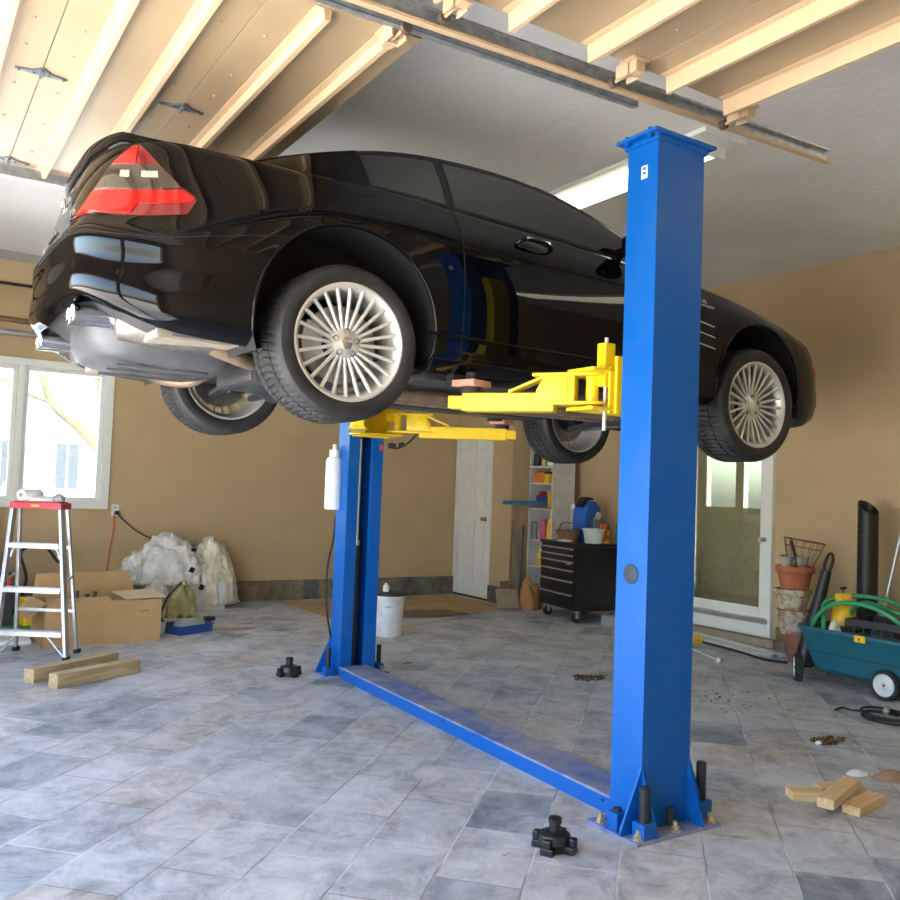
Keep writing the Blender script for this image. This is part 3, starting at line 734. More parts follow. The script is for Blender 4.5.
def S(t, l):
    """surface point: t station 0..18, l level 0..11"""
    i0 = min(int(t), NS - 2)
    rows = [catmull(CT[k], l) for k in range(max(0, i0 - 1), min(NS, i0 + 3))]
    f = t - max(0, i0 - 1)
    p = catmull(rows, f)
    if p[1] < 0: p[1] = 0
    return p
# ---------------------------------------------------------------- car materials
def car_paint():
    m, nt, b = new_mat('black_car_paint'); L = nt.links.new
    tc = N(nt, 'ShaderNodeTexCoord'); nz = N(nt, 'ShaderNodeTexNoise'); nz.inputs['Scale'].default_value = 3; L(tc.outputs['Object'], nz.inputs['Vector'])
    r = N(nt, 'ShaderNodeValToRGB'); r.color_ramp.elements[0].color = (.0015, .0015, .002, 1); r.color_ramp.elements[1].color = (.003, .003, .004, 1); L(nz.outputs['Fac'], r.inputs['Fac']); L(r.outputs['Color'], b.inputs['Base Color'])
    b.inputs['Roughness'].default_value = .25; b.inputs['Specular IOR Level'].default_value = .0; b.inputs['Coat Weight'].default_value = .75; b.inputs['Coat Roughness'].default_value = .008; b.inputs['Coat IOR'].default_value = 1.42
    return m
M_paint = car_paint()
M_gap = mat('panel_gap_black', (.004, .004, .004), rough=.8)
M_liner = mat('wheel_liner', (.012, .012, .012), rough=.85)
M_under = mat('underbody_grey', (.040, .041, .044), rough=.55, var=.35, scale=6, bump=.2)
M_tray = mat('grey_undertray', (.085, .088, .094), rough=.42, var=.2, scale=7, bump=.15, bscale=9)
M_shield = mat('heat_shield', (.40, .35, .28), rough=.5, metal=.3, var=.25, scale=14, bump=.5, bscale=22)
M_exh = mat('exhaust_steel', (.32, .29, .26), rough=.38, metal=.8, var=.3, scale=12)
M_alloy = mat('silver_alloy', (.68, .67, .63), rough=.30, metal=.55, var=.06, scale=9)
M_disc = mat('brake_disc_steel', (.32, .31, .30), rough=.35, metal=.9, var=.2, scale=30)
M_cal = mat('caliper_silver', (.55, .55, .56), rough=.4, metal=.4)
M_red = mat('red_lens', (.62, .004, .004), rough=.15, var=.12, scale=60, coat=.5, spec=.4)
M_dred = mat('dark_red_lens', (.16, .006, .010), rough=.10, var=.2, scale=40, coat=1)
M_smoke = mat('smoked_lens', (.030, .028, .022), rough=.12, var=.4, scale=30, coat=1)
M_refl = mat('reflector', (.85, .85, .82), rough=.15, metal=.8, var=.1, scale=40)
M_amber = mat('amber_lens', (.85, .16, .01), rough=.15, coat=1)
M_tint = mat('tinted_car_glass', (.010, .012, .012), rough=.02, var=.05, spec=.9)
M_sill = mat('satin_black_trim', (.010, .010, .011), rough=.3)

car = thing('car', 'glossy black two-door coupe with silver multi-spoke wheels, raised high on the blue lift', 'car', (1.585, 4.14, 1.68))
WH = ((-.027, .255, .418, .285), (2.56, .215, .372, .255))       # axle u, wheel centre h, arch radius, tyre width
ARCH_H = (.325, .312)
ARCH_U = (-.027, 2.585)

# ---------------------------------------------------------------- body shell: one dense grid, cut into its panels
SUB_T = 14; SUB_L = 6
ts = []
for k in range(NS - 1):
    n = 20 if 4 <= k <= 8 or 11 <= k <= 14 else 12
    ts += [k + i / n for i in range(n)]
ts.append(NS - 1.0)
ls = [-2, -1] + [i / SUB_L for i in range((NL - 1) * SUB_L + 1)]
grid = []
for t in ts:
    row = []
    e = S(t, 0)
    for l in ls:
        if l == -2: row.append((e[0], 0.0, .205 if e[0] > -.6 else max(.205, e[2] + .004)))
        elif l == -1: row.append((e[0], max(0, e[1] - .05), .215 if e[2] < .22 else e[2] + .012))
        else: row.append(tuple(S(t, l)))
    grid.append(row)
nt_, nl_ = len(ts), len(ls)
bm = bmesh.new(); idx = {}
for s in (-1, 1):
    for i in range(nt_):
        for j in range(nl_):
            u, y, h = grid[i][j]; idx[(s, i, j)] = bm.verts.new((u, s * y, h))
fl = bm.faces.layers.int.new('region'); REG = ['body_shell', 'rear_bumper', 'trunk_lid', 'door', 'hood', 'front_bumper', 'side_sill', 'underbody', 'door_far', 'front_fender', 'front_fender_far', 'side_sill_far']
def region(t, l, u, y, h, s):
    if l < 0: return 7
    if t < 5.75 and l < 4.05 and u < -.30: return 1
    if (l >= 7.0 and u < -.42 and u > -2) or (t < 2.55 and 4.05 <= l <= 7.0 and t < 1.35 + (l - 4) * .42): return 2
    if 10.6 > 0 and .52 < u < 1.73 and 1.2 <= l <= 7.0: return 3 if s < 0 else 8
    if u > 1.88 and l >= 7.0 and t < 17.2: return 4
    if t >= 14.35 and l < 7.0 or t >= 17.2: return 5
    if l < 1.2 and .30 < u < 2.30: return 6 if s < 0 else 11
    if 1.73 <= u and t < 14.35 and l < 7.0: return 9 if s < 0 else 10
    return 0
for s in (-1, 1):
    for i in range(nt_ - 1):
        for j in range(nl_ - 1):
            vs_ = [idx[(s, i, j)], idx[(s, i + 1, j)], idx[(s, i + 1, j + 1)], idx[(s, i, j + 1)]]
            if s > 0: vs_.reverse()
            try: f = bm.faces.new(vs_)
            except ValueError: continue
            tm = (ts[i] + ts[i + 1]) / 2; lm = (ls[j] + ls[j + 1]) / 2
            if j == 0: lm = -1.5
            if j == 1: lm = -.5
            c = f.calc_center_median()
            f[fl] = region(tm, lm, c.x, abs(c.y), c.z, s)
bmesh.ops.remove_doubles(bm, verts=bm.verts, dist=.0004)
bmesh.ops.dissolve_degenerate(bm, dist=.0003, edges=bm.edges)
# wheel arches
kill = []
for f in bm.faces:
    c = f.calc_center_median()
    for wu, (_w, wh, R_, _), ah in zip(ARCH_U, WH, ARCH_H):
        if abs(c.y) > .55 and c.z < .80 and math.hypot(c.x - wu, c.z - ah) < R_: kill.append(f)
kv = set(v for f in kill for v in f.verts)
bmesh.ops.delete(bm, geom=list(set(kill)), context='FACES')
rims = {}
for v in bm.verts:
    if v in kv and v.is_valid and v.link_faces and abs(v.co.y) > .56:
        for wi, (wu, (_w, wh, R_, _), ah) in enumerate(zip(ARCH_U, WH, ARCH_H)):
            d = math.hypot(v.co.x - wu, v.co.z - ah)
            if abs(d - R_) < .09:
                fac = R_ / d
                v.co.x = wu + (v.co.x - wu) * fac; v.co.z = ah + (v.co.z - ah) * fac
                rims.setdefault((wi, 1 if v.co.y > 0 else -1), []).append(v.co.copy())
loose = [v for v in bm.verts if not v.link_faces]
bmesh.ops.delete(bm, geom=loose, context='VERTS')
bmesh.ops.recalc_face_normals(bm, faces=bm.faces)
bm.normal_update()
# the body is open at the wheel cut-outs: make sure normals face outwards
tot = sum(1 if (f.normal.dot(f.calc_center_median() - Vector((1.2, 0, .5))) > 0) else -1 for f in bm.faces)
if tot < 0: bmesh.ops.reverse_faces(bm, faces=bm.faces); bm.normal_update()
bm.verts.index_update()
panels = {}
def make_panel(name, rid, m, parent):
    fs = [f for f in bm.faces if f[fl] == rid]
    if not fs: return None
    vmap = {}; V = []; NN = []; F = []
    for f in fs:
        q = []
        for v in f.verts:
            if v not in vmap: vmap[v] = len(V); V.append(v.co.copy()); NN.append(v.normal.copy())
            q.append(vmap[v])
        F.append(q)
    me = bpy.data.meshes.new(name); me.from_pydata(V, [], F); me.update()
    for p in me.polygons: p.use_smooth = True
    me.normals_split_custom_set_from_vertices(NN)
    me.materials.append(m)
    o = bpy.data.objects.new(name, me); COL.objects.link(o); o.parent = parent
    return o
names = {0: 'body_shell', 1: 'rear_bumper', 2: 'trunk_lid', 3: 'door', 4: 'hood', 5: 'front_bumper', 6: 'side_sill', 7: 'underbody', 8: 'door', 9: 'front_fender', 10: 'front_fender', 11: 'side_sill'}
for rid, nm in names.items():
    panels[rid] = make_panel(nm, rid, M_under if rid == 7 else M_paint, car)
# gaps along the panel borders
segs = []
for e in bm.edges:
    if len(e.link_faces) == 2:
        a, b = e.link_faces[0][fl], e.link_faces[1][fl]
        if a != b and 7 not in (a, b): segs.append((e.verts[0].co.copy() , e.verts[1].co.copy(), (e.verts[0].normal + e.verts[1].normal).normalized()))
bm.free()
gp = MB()
for a, b, n in segs:
    if abs(a.y) < 1e-4 and abs(b.y) < 1e-4: continue
    gp.bar(a - n * .0008, b - n * .0008 + (b - a) * .05, .0042, .0042, up=n)
gp.build('panel_gap', M_gap, car)
# arch lips
for (wi, s), pts in rims.items():
    _, _, R_, _ = WH[wi]; wu = ARCH_U[wi]; ah = ARCH_H[wi]
    pts.sort(key=lambda p: math.atan2(p.z - ah, p.x - wu) if math.atan2(p.z - ah, p.x - wu) > -PI / 2 else math.atan2(p.z - ah, p.x - wu) + 2 * PI)
    pts = [p for p in pts if abs(p.y) > .74 and p.z > .20]
    if len(pts) < 5: continue
    # thin out and smooth
    sm = []
    for a in range(0, 49):
        th = math.radians(-18 + 216 * a / 48)
        near = sorted(pts, key=lambda p: abs((math.atan2(p.z - ah, p.x - wu) - th + PI) % (2 * PI) - PI))[:4]
        if abs((math.atan2(near[0].z - ah, near[0].x - wu) - th + PI) % (2 * PI) - PI) > .12: continue
        yy = sum(p.y for p in near) / len(near)
        sm.append(Vector((wu + math.cos(th) * (R_ - .002), yy, ah + math.sin(th) * (R_ - .002))))
    g = MB(); g.tube(sm, .009, 8)
    g.build('wheel_arch_lip', M_paint, car, smooth=60)
# wheel well liners
for wu, (_w, wh, R_, tw), ah in zip(ARCH_U, WH, ARCH_H):
    for s in (-1, 1):
        g = MB(); n = 28; V = []; F = []
        for a in range(n + 1):
            th = math.radians(-20 + 220 * a / n)
            for yy, rr in ((.888, R_ + .002), (.80, R_ + .014), (.50, R_ + .014)):
                V.append((wu + math.cos(th) * rr, s * yy, ah + math.sin(th) * rr))
        for a in range(n):
            for q in (0, 1): F.append((a * 3 + q, a * 3 + q + 1, (a + 1) * 3 + q + 1, (a + 1) * 3 + q))
        c0 = len(V); V.append((wu, s * .50, ah))
        for a in range(n): F.append((a * 3 + 2, (a + 1) * 3 + 2, c0))
        g.add(V, F); g.build('wheel_liner', M_liner, car, smooth=40)

# ---------------------------------------------------------------- greenhouse
GU = [-.42, -.22, 0, .25, .5, .8, 1.08, 1.32, 1.58, 1.85, 2.02]
GE = [1.005, 1.08, 1.15, 1.215, 1.25, 1.26, 1.24, 1.19, 1.10, .985, .905]      # glass top / roof edge height
GC = [1.03, 1.12, 1.21, 1.29, 1.335, 1.34, 1.305, 1.24, 1.15, 1.03, .94]         # centre line height
GYE = [.585, .59, .58, .57, .565, .575, .60, .635, .675, .71, .73]
def belt(u):
    # deck-edge of the body at u
    lo, hi = 2.5, 14.0
    for _ in range(30):
        m_ = (lo + hi) / 2
        if S(m_, 7)[0] < u: lo = m_
        else: hi = m_
    p = S(lo, 7); return p[1], p[2]
def G(t, r):
    """t along 0..10, r: 0 belt, 1 mid glass, 2 glass top, 3 roof edge, 4, 5 centre"""
    P = []
    for k in range(len(GU)):
        P.append((GU[k], GYE[k], GE[k], GC[k]))
    u, ye, he, hc = catmull(P, t)
    yb, hb = belt(u)
    yb -= .012; hb -= .004
    he = max(he, hb + .0); hc = max(hc, hb + .005)
    rows = [(yb, hb), ((yb + ye) / 2 + .012 * min(1, (he - hb) / .1), (hb + he) / 2), (ye, he), (ye - .045, he + (hc - he) * .38), (ye * .55, he + (hc - he) * .85), (0, hc)]
    y, h = catmull(rows, r)
    return (u, max(0, y), h)
gt = [i / 8 for i in range(8 * (len(GU) - 1) + 1)]; gr = [i / 6 for i in range(31)]
gb = bmesh.new(); gi = {}
for s in (-1, 1):
    for i, t in enumerate(gt):
        for j, r in enumerate(gr):
            u, y, h = G(t, r); gi[(s, i, j)] = gb.verts.new((u, s * y, h))
gl_ = gb.faces.layers.int.new('region')
def greg(t, r, u, s):
    if r < 2.0:
        if 2.5 < t < 8.75 and r > .17:
            if 4.125 < t < 4.25: return 0
            return (1 if t < 4.2 else 2) if s < 0 else (11 if t < 4.2 else 12)
        return 0
    if r > 2.66:
        if t > 6.25: return 3
        if t < 2.5: return 4
    return 0
for s in (-1, 1):
    for i in range(len(gt) - 1):
        for j in range(len(gr) - 1):
            q = [gi[(s, i, j)], gi[(s, i + 1, j)], gi[(s, i + 1, j + 1)], gi[(s, i, j + 1)]]
            if s > 0: q.reverse()
            f = gb.faces.new(q); c = f.calc_center_median()
            f[gl_] = greg((gt[i] + gt[i + 1]) / 2, (gr[j] + gr[j + 1]) / 2, c.x, s)
bmesh.ops.remove_doubles(gb, verts=gb.verts, dist=.0004); bmesh.ops.recalc_face_normals(gb, faces=gb.faces); gb.normal_update()
bm, fl = gb, gl_
if sum(f.normal.z for f in gb.faces) < 0: bmesh.ops.reverse_faces(gb, faces=gb.faces); gb.normal_update()
for rid, nm, m in ((0, 'hardtop', M_paint), (1, 'quarter_window', M_tint), (11, 'quarter_window', M_tint), (2, 'door_window', M_tint), (12, 'door_window', M_tint), (3, 'windscreen', M_tint), (4, 'rear_window', M_tint)):
    make_panel(nm, rid, m, car)
segs = []
for e in gb.edges:
    if len(e.link_faces) == 2 and e.link_faces[0][fl] != e.link_faces[1][fl]: segs.append((e.verts[0].co.copy(), e.verts[1].co.copy(), (e.verts[0].normal + e.verts[1].normal).normalized()))
gb.free()
for sd in (-1, 1):
    g = MB()
    for a, b, n in segs:
        if (a.y + b.y) * sd >= 0: g.bar(a, b + (b - a) * .05, .010, .005, up=n)
    g.build('window_seal', M_sill, car)

# ---------------------------------------------------------------- surface patches: lamps, handle, vents, badges
def nrm(t, l, s):
    a = Vector(S(t, l)); b = Vector(S(t + .05, l)); c = Vector(S(t, l + .05)); n = (b - a).cross(c - a).normalized()
    if n.y < 0: n = -n
    return Vector((n.x, n.y * s, n.z))
def patch(name, poly, m, s, off, parent=None, edge=.012):
    """poly: list of rows; each row = (l, t0, t1); builds a lens standing 'off' proud of the surface"""
    g = MB(); V = []; F = []; nr = len(poly); nc = 14
    for (l, t0, t1) in poly:
        for c in range(nc + 1):
            t = t0 + (t1 - t0) * c / nc; p = S(t, l); n = nrm(t, l, s)
            V.append(Vector((p[0], p[1] * s, p[2])) + n * off)
    k = len(V)
    for r in range(nr - 1):
        for c in range(nc): F.append((r * (nc + 1) + c, r * (nc + 1) + c + 1, (r + 1) * (nc + 1) + c + 1, (r + 1) * (nc + 1) + c))
    # skirt down into the body
    ring = [c for c in range(nc + 1)] + [(r * (nc + 1) + nc) for r in range(1, nr)] + [((nr - 1) * (nc + 1) + c) for c in range(nc - 1, -1, -1)] + [(r * (nc + 1)) for r in range(nr - 2, 0, -1)]
    flat = [(poly[i // (nc + 1)][0], poly[i // (nc + 1)][1] + (poly[i // (nc + 1)][2] - poly[i // (nc + 1)][1]) * (i % (nc + 1)) / nc) for i in ring]
    for (l, t) in flat:
        p = S(t, l); n = nrm(t, l, s); V.append(Vector((p[0], p[1] * s, p[2])) - n * .006)
    R_ = len(ring)
    for i in range(R_): F.append((ring[i], ring[(i + 1) % R_], k + (i + 1) % R_, k + i))
    g.add(V, F)
    return g.build(name, m, parent or car, smooth=50)
for s in (-1, 1):
    def lens(L0, L1, fa, fb, n=14):
        return [(L0 + (L1 - L0) * i / n, fa(L0 + (L1 - L0) * i / n), fb(L0 + (L1 - L0) * i / n)) for i in range(n + 1)]
    left = lambda l: 1.52 + (l - 4.88) * .62 if l < 6 else 2.21 + (l - 6) * .70
    right = lambda l: 4.33 - max(0, l - 5.25) ** 1.0 * 1.02 if l > 5.25 else 4.33 - (5.25 - l) * .35
    tl = patch('tail_light', lens(4.84, 6.72, lambda l: left(l) - .03, lambda l: max(left(l) - .02, right(l) + .03), 16), M_dred, s, .004)
    mid = lambda l: left(l) + (right(l) - left(l)) * .52
    patch('brake_lens', lens(4.90, 5.42, left, lambda l: left(l) + (right(l) - left(l)) * .60), M_red, s, .008, tl)
    patch('brake_lens', lens(5.16, 5.42, lambda l: left(l) + (right(l) - left(l)) * .60, lambda l: right(l) - .03), M_red, s, .008, tl)
    patch('clear_lens', lens(5.47, 5.98, left, right), M_smoke, s, .007, tl)
    patch('reversing_reflector', lens(5.70, 5.84, lambda l: mid(l) - .36, lambda l: mid(l) - .10), M_refl, s, .009, tl)
    patch('reversing_reflector', lens(5.69, 5.82, lambda l: mid(l) + .22, lambda l: mid(l) + .62), M_refl, s, .009, tl)
    patch('turn_lens', lens(6.03, 6.62, left, lambda l: mid(l) + .05), M_red, s, .008, tl)
    # amber marker at the front bumper corner, fog recess, head light
    patch('side_marker', [(3.70, 15.3, 15.75), (3.9, 15.3, 15.8), (4.15, 15.35, 15.85)], M_amber, s, .006)
    patch('bumper_vent', [(2.1, 15.5, 15.85), (2.5, 15.5, 15.9), (2.9, 15.55, 15.9)], M_gap, s, .003)
    patch('headlight', [(4.6, 15.5, 16.6), (5.2, 15.2, 16.7), (5.9, 15.1, 16.7), (6.4, 15.3, 16.5)], M_glass, s, .008)
    # door handle
    p = Vector(S(9.35, 5.55)); n = nrm(9.35, 5.55, s); q = Vector(S(9.75, 5.6)); 
    a = Vector((p.x, p.y * s, p.z)); b = Vector((q.x, q.y * s, q.z))
    g = MB(); g.tube(curve_pts([a + n * .0, a + n * .03 + (b - a) * .1, (a + b) / 2 + n * .040, b + n * .03 - (b - a) * .1, b], 16), .0105, 10); hd = g.build('door_handle', M_paint, car, smooth=50)
    g = MB(); g.bar(a + n * .044 + (b - a) * .15, b + n * .044 - (b - a) * .15, .004, .012); g.build('handle_strip', M_chrome, hd)
    g = MB(); g.lathe([(0, .003), (.05, .001), (.06, -.004)], 20, Matrix.Translation((a + b) / 2 + n * .001) @ n.to_track_quat('Z', 'Y').to_matrix().to_4x4() @ Matrix.Diagonal((1.6, .6, 1, 1))); g.build('handle_cup', M_sill, hd, smooth=60)
    # fender vent with chrome fins
    g = MB()
    def P3(u, l, off):
        lo, hi = 5., 16.
        for _ in range(30):
            m_ = (lo + hi) / 2
            if S(m_, l)[0] < u: lo = m_
            else: hi = m_
        p = S(lo, l); n = nrm(lo, l, s); return Vector((p[0], p[1] * s, p[2])) + n * off
    vt = MB()
    V = [P3(u, l, .002) for l in (4.55, 4.2, 3.85, 3.5, 3.15) for u in (2.00, 2.06, 2.12, 2.17)]
    vt.add(V, [(r * 4 + c, r * 4 + c + 1, r * 4 + c + 5, r * 4 + c + 4) for r in range(4) for c in range(3)]); vn = vt.build('fender_vent', M_gap, car)
    for l in (4.2, 3.75, 3.3):
        g = MB(); g.tube([P3(1.99, l, .006), P3(2.07, l - .04, .008), P3(2.175, l - .12, .006)], .0045, 8); g.build('vent_fin', M_chrome, vn, smooth=50)
    # small chrome badges on the fender (lettering above the vent)
    c = P3(2.135, 5.25, .004); c2 = P3(2.135, 5.0, .004)
    n = (P3(2.1, 5.1, 1.) - P3(2.1, 5.1, 0.)).normalized()
    for cc, tx, sz in ((c, 'V8', .036), (c2, 'KOMPRESSOR', .023)):
        X = Vector((1, 0, -.05)).normalized() * (-s); Z = n; Y = Z.cross(X).normalized(); X = Y.cross(Z)
        Mx = Matrix((X, Y, Z)).transposed().to_4x4(); Mx.translation = cc
        text_part('fender_badge', tx, sz, Mx, M_chrome, car, .0015)
    # mirror
    g = MB(); mb = Vector((1.60, s * .76, .965))
    prof = []
    V = []; F = []; n1, n2 = 12, 16
    for i in range(n1 + 1):
        a_ = PI * i / n1
        for j in range(n2):
            b_ = 2 * PI * j / n2
            V.append((mb.x + .02 + .075 * math.cos(a_) * (1.0), mb.y + s * .12 + .115 * math.sin(a_) * math.cos(b_), mb.z + .03 + .062 * math.sin(a_) * math.sin(b_)))
    for i in range(n1):
        for j in range(n2): F.append((i * n2 + j, i * n2 + (j + 1) % n2, (i + 1) * n2 + (j + 1) % n2, (i + 1) * n2 + j))
    g.add(V, F); g.tube([mb + Vector((.0, -s * .02, -.02)), mb + Vector((.01, s * .05, .0))], [.03, .022], 10)
    g.build('side_mirror', M_paint, car, smooth=60)
    # chrome strip low on the rear quarter, on the door sill line
    g = MB()
    if s < 0:
        V = []
        for i in range(9):
            th = 2 * PI * i / 8
        pts = []
        for i in range(24):
            th = 2 * PI * i / 24; t_, l_ = 7.1 + .36 * math.cos(th), 6.35 + .42 * math.sin(th) - .12 * math.cos(th)
            p = S(t_, l_); n = nrm(t_, l_, s); pts.append(Vector((p[0], p[1] * s, p[2])) + n * .0004)
        g.tube(pts, .0022, 6, closed=True); g.build('fuel_flap_gap', M_gap, car)
# rubbing strip / bright sill side moulding
for s in (-1, 1):
    g = MB(); pts = []
    for i in range(30):
        t_ = 8.05 + 3.6 * i / 29; p = S(t_, 2.15); n = nrm(t_, 2.15, s); pts.append(Vector((p[0], p[1] * s, p[2])) + n * .003)
    g.tube(pts, [.002] + [.009] * 28 + [.002], 8); g.build('side_moulding', M_paint, car, smooth=60)
# trunk spoiler lip
g = MB(); V = []; F = []; n = 40
prof_k = 6
for i in range(n + 1):
    y = -.66 + 1.32 * i / n; a = abs(y)
    # follow the rear edge of the deck
    lo, hi = 0., 5.
    for _ in range(25):
        m_ = (lo + hi) / 2
        if S(m_, 7)[1] < a: lo = m_
        else: hi = m_
    p = S(lo, 7); e = min(1, (.66 - a) / .10)
    u, h = p[0], p[2]
    V += [(u + .16, y, h + .012), (u + .07, y, h + .012 + .020 * e), (u - .015 * e, y, h + .010 + .034 * e), (u - .022 * e, y, h + .004 + .026 * e), (u - .006, y, h - .012), (u + .16, y, h - .012)]
for i in range(n):
    for j in range(6): F.append((i * 6 + j, i * 6 + (j + 1) % 6, (i + 1) * 6 + (j + 1) % 6, (i + 1) * 6 + j))
F += [tuple(range(6)), tuple(range(n * 6, n * 6 + 6))[::-1]]
g.add(V, F); g.build('trunk_spoiler', M_paint, car, smooth=50)
# star emblem, lock handle and lettering on the trunk
Mr = Matrix(((0, 0, -1, 0), (-1, 0, 0, 0), (0, 1, 0, 0), (0, 0, 0, 1)))
def rear(y, h, off=.006):
    lo, hi = 4.0, 7.0
    tt = lerp1([0, .3, .56], [0, 1, 2], abs(y))
    for _ in range(30):
        m_ = (lo + hi) / 2
        if S(tt, m_)[2] < h: lo = m_
        else: hi = m_
    p = S(tt, lo); return Vector((p[0] - off, y, h))
em = MB(); c = rear(0, .84, .004)
em.tube([c + Vector((0, math.cos(a * PI / 16) * .042, math.sin(a * PI / 16) * .042)) for a in range(32)], .004, 6, closed=True)
for a in (90, 210, 330): em.tube([c, c + Vector((0, math.cos(math.radians(a)) * .042, math.sin(math.radians(a)) * .042))], [.006, .002], 6)
em.build('trunk_emblem', M_chrome, car, smooth=50)
hb_ = MB(); hb_.box(rear(0, .70, .004), (.010, .20, .020)); hb_.build('trunk_handle', M_chrome, car, bevel=.004)
for y, tx in ((.36, 'SL55'), (-.38, 'AMG')):
    Mx = Mr.copy(); Mx.translation = rear(y, .72, .010); text_part('trunk_badge', tx, .055, Mx, M_chrome, car, .002)
pl = MB(); 0 and pl.box(rear(0, .615, .004) + Vector((-.012, 0, -.0)), (.012, .31, .155), (0, .0, 0))

# ---------------------------------------------------------------- underside
g = MB()   # big rounded grey tray / spare wheel well under the tail
V = []; F = []; rings = [(1.0, .255), (.985, .17), (.93, .125), (.80, .105), (.0, .10)]
na = 40
for k_, (sc, h) in enumerate(rings):
    for a in range(na):
        th = 2 * PI * a / na; cx_, sy_ = math.cos(th), math.sin(th)
        ex = .45
        x = math.copysign(abs(cx_) ** ex, cx_) * .34 * sc; y = math.copysign(abs(sy_) ** (ex + .25), sy_) * .40 * sc
        V.append((-.60 + x, y, h + .05 + .03 * (x < 0) * (-x / .34)))
for k_ in range(len(rings) - 1):
    for a in range(na): F.append((k_ * na + a, k_ * na + (a + 1) % na, (k_ + 1) * na + (a + 1) % na, (k_ + 1) * na + a))
g.add(V, F); tr = g.build('spare_wheel_well', M_tray, car, smooth=60)
for x in (-.2, .0, .2):
    g = MB(); g.bar((-.80, x, .150), (-.40, x, .150), .03, .012); g.build('well_rib', M_tray, tr, bevel=.004)
for s in (-1, 1):
    # silencer boxes, tail pipes with chrome twin tips, heat shield
    g = MB(); g.tube(curve_pts([(-.86, s * .47, .30), (-.76, s * .50, .29), (-.45, s * .56, .26)], 12), [.06, .085, .085, .085, .085, .085, .085, .085, .085, .085, .085, .06], 16); g.build('silencer', M_exh, car, smooth=50)
    g = MB(); g.tube(curve_pts([(-.5, s * .56, .22), (-.38, s * .55, .19), (-.28, s * .47, .19), (-.20, s * .40, .25)], 16), .035, 14); g.build('exhaust_pipe', mat('brown_exhaust', (.30, .21, .14), rough=.5, metal=.5, var=.25, scale=20) if 'brown_exhaust' not in bpy.data.materials else bpy.data.materials['brown_exhaust'], car, smooth=50)
    g = MB(); g.box((-.58, s * .62, .214), (.36, .24, .012)); g.box((-.58, s * .735, .222), (.36, .012, .036)); g.box((-.76, s * .62, .225), (.012, .24, .03)); hs = g.build('heat_shield', M_shield, car, bevel=.004)
    for yy in (.395, .485):
        g = MB(); M4 = Matrix.Translation((-.975, s * yy, .300)) @ Matrix.Rotation(-PI / 2, 4, 'Y') @ Matrix.Diagonal((.85, 1.05, 1, 1))
        g.lathe([(.030, -.12), (.040, -.10), (.040, .045), (.043, .052), (.040, .056), (.036, .050), (.035, -.02)], 26, M4); et = g.build('exhaust_tip', M_chrome, car, smooth=50)
        g = MB(); g.lathe([(.0355, .030), (.0345, -.03), (0, -.03)], 26, M4); g.build('pipe_opening', M_gap, et, smooth=50)
    # rear suspension arms and half shaft
    g = MB(); g.tube([(0, s * .70, .23), (0, s * .18, .21)], .022, 12); g.tube([(.0, s * .66, .23), (.0, s * .56, .23)], .04, 14); g.build('half_shaft', M_dsteel, car, smooth=50)
    g = MB(); g.bar((-.10, s * .68, .15), (-.14, s * .28, .17), .05, .03); g.bar((.12, s * .68, .14), (.20, s * .30, .17), .045, .03); g.bar((.02, s * .70, .33), (.05, s * .40, .37), .04, .03); g.build('suspension_arm', M_alu if False else M_dsteel, car, bevel=.006)
    g = MB(); g.tube([(-.03 + 0, s * .60, .16), (-.05, s * .55, .45)], .028, 12); g.build('shock_absorber', M_dsteel, car, smooth=50)
    g = MB(); g.bar((2.50, s * .66, .13), (2.42, s * .28, .16), .05, .03); g.bar((2.62, s * .66, .14), (2.75, s * .30, .17), .045, .03); g.tube([(2.56, s * .66, .215), (2.56, s * .2, .20)], .022, 10); g.build('suspension_arm', M_dsteel, car, bevel=.006)
g = MB(); g.bx(-.22, .24, -.26, .26, .13, .24); g.build('rear_subframe', M_under, car, bevel=.03)
g = MB(); g.tube([(-.16, 0, .19), (.0, 0, .19), (.16, 0, .19)], [.07, .13, .08], 18); g.build('differential', M_dsteel, car, smooth=50)
g = MB(); g.bx(2.3, 2.85, -.30, .30, .14, .24); g.build('front_subframe', M_under, car, bevel=.03)
for yy in (-.10, .12):
    g = MB(); g.tube(curve_pts([(-.2, yy * 2, .2), (.4, yy, .17), (1.2, yy, .165), (2.2, yy * .9, .17)], 24), .034, 12); g.build('exhaust_pipe', bpy.data.materials['brown_exhaust'], car, smooth=50)
for s in (-1, 1):
    g = MB(); g.bx(.45, 2.1, s * .62 - .10, s * .62 + .10, .165, .206); g.build('floor_panel', M_under, car, bevel=.012)
    for u in (.60, 1.90): MB().box((u, s * .76, .175), (.09, .06, .05)).build('jacking_point', M_rubber, car, bevel=.006)

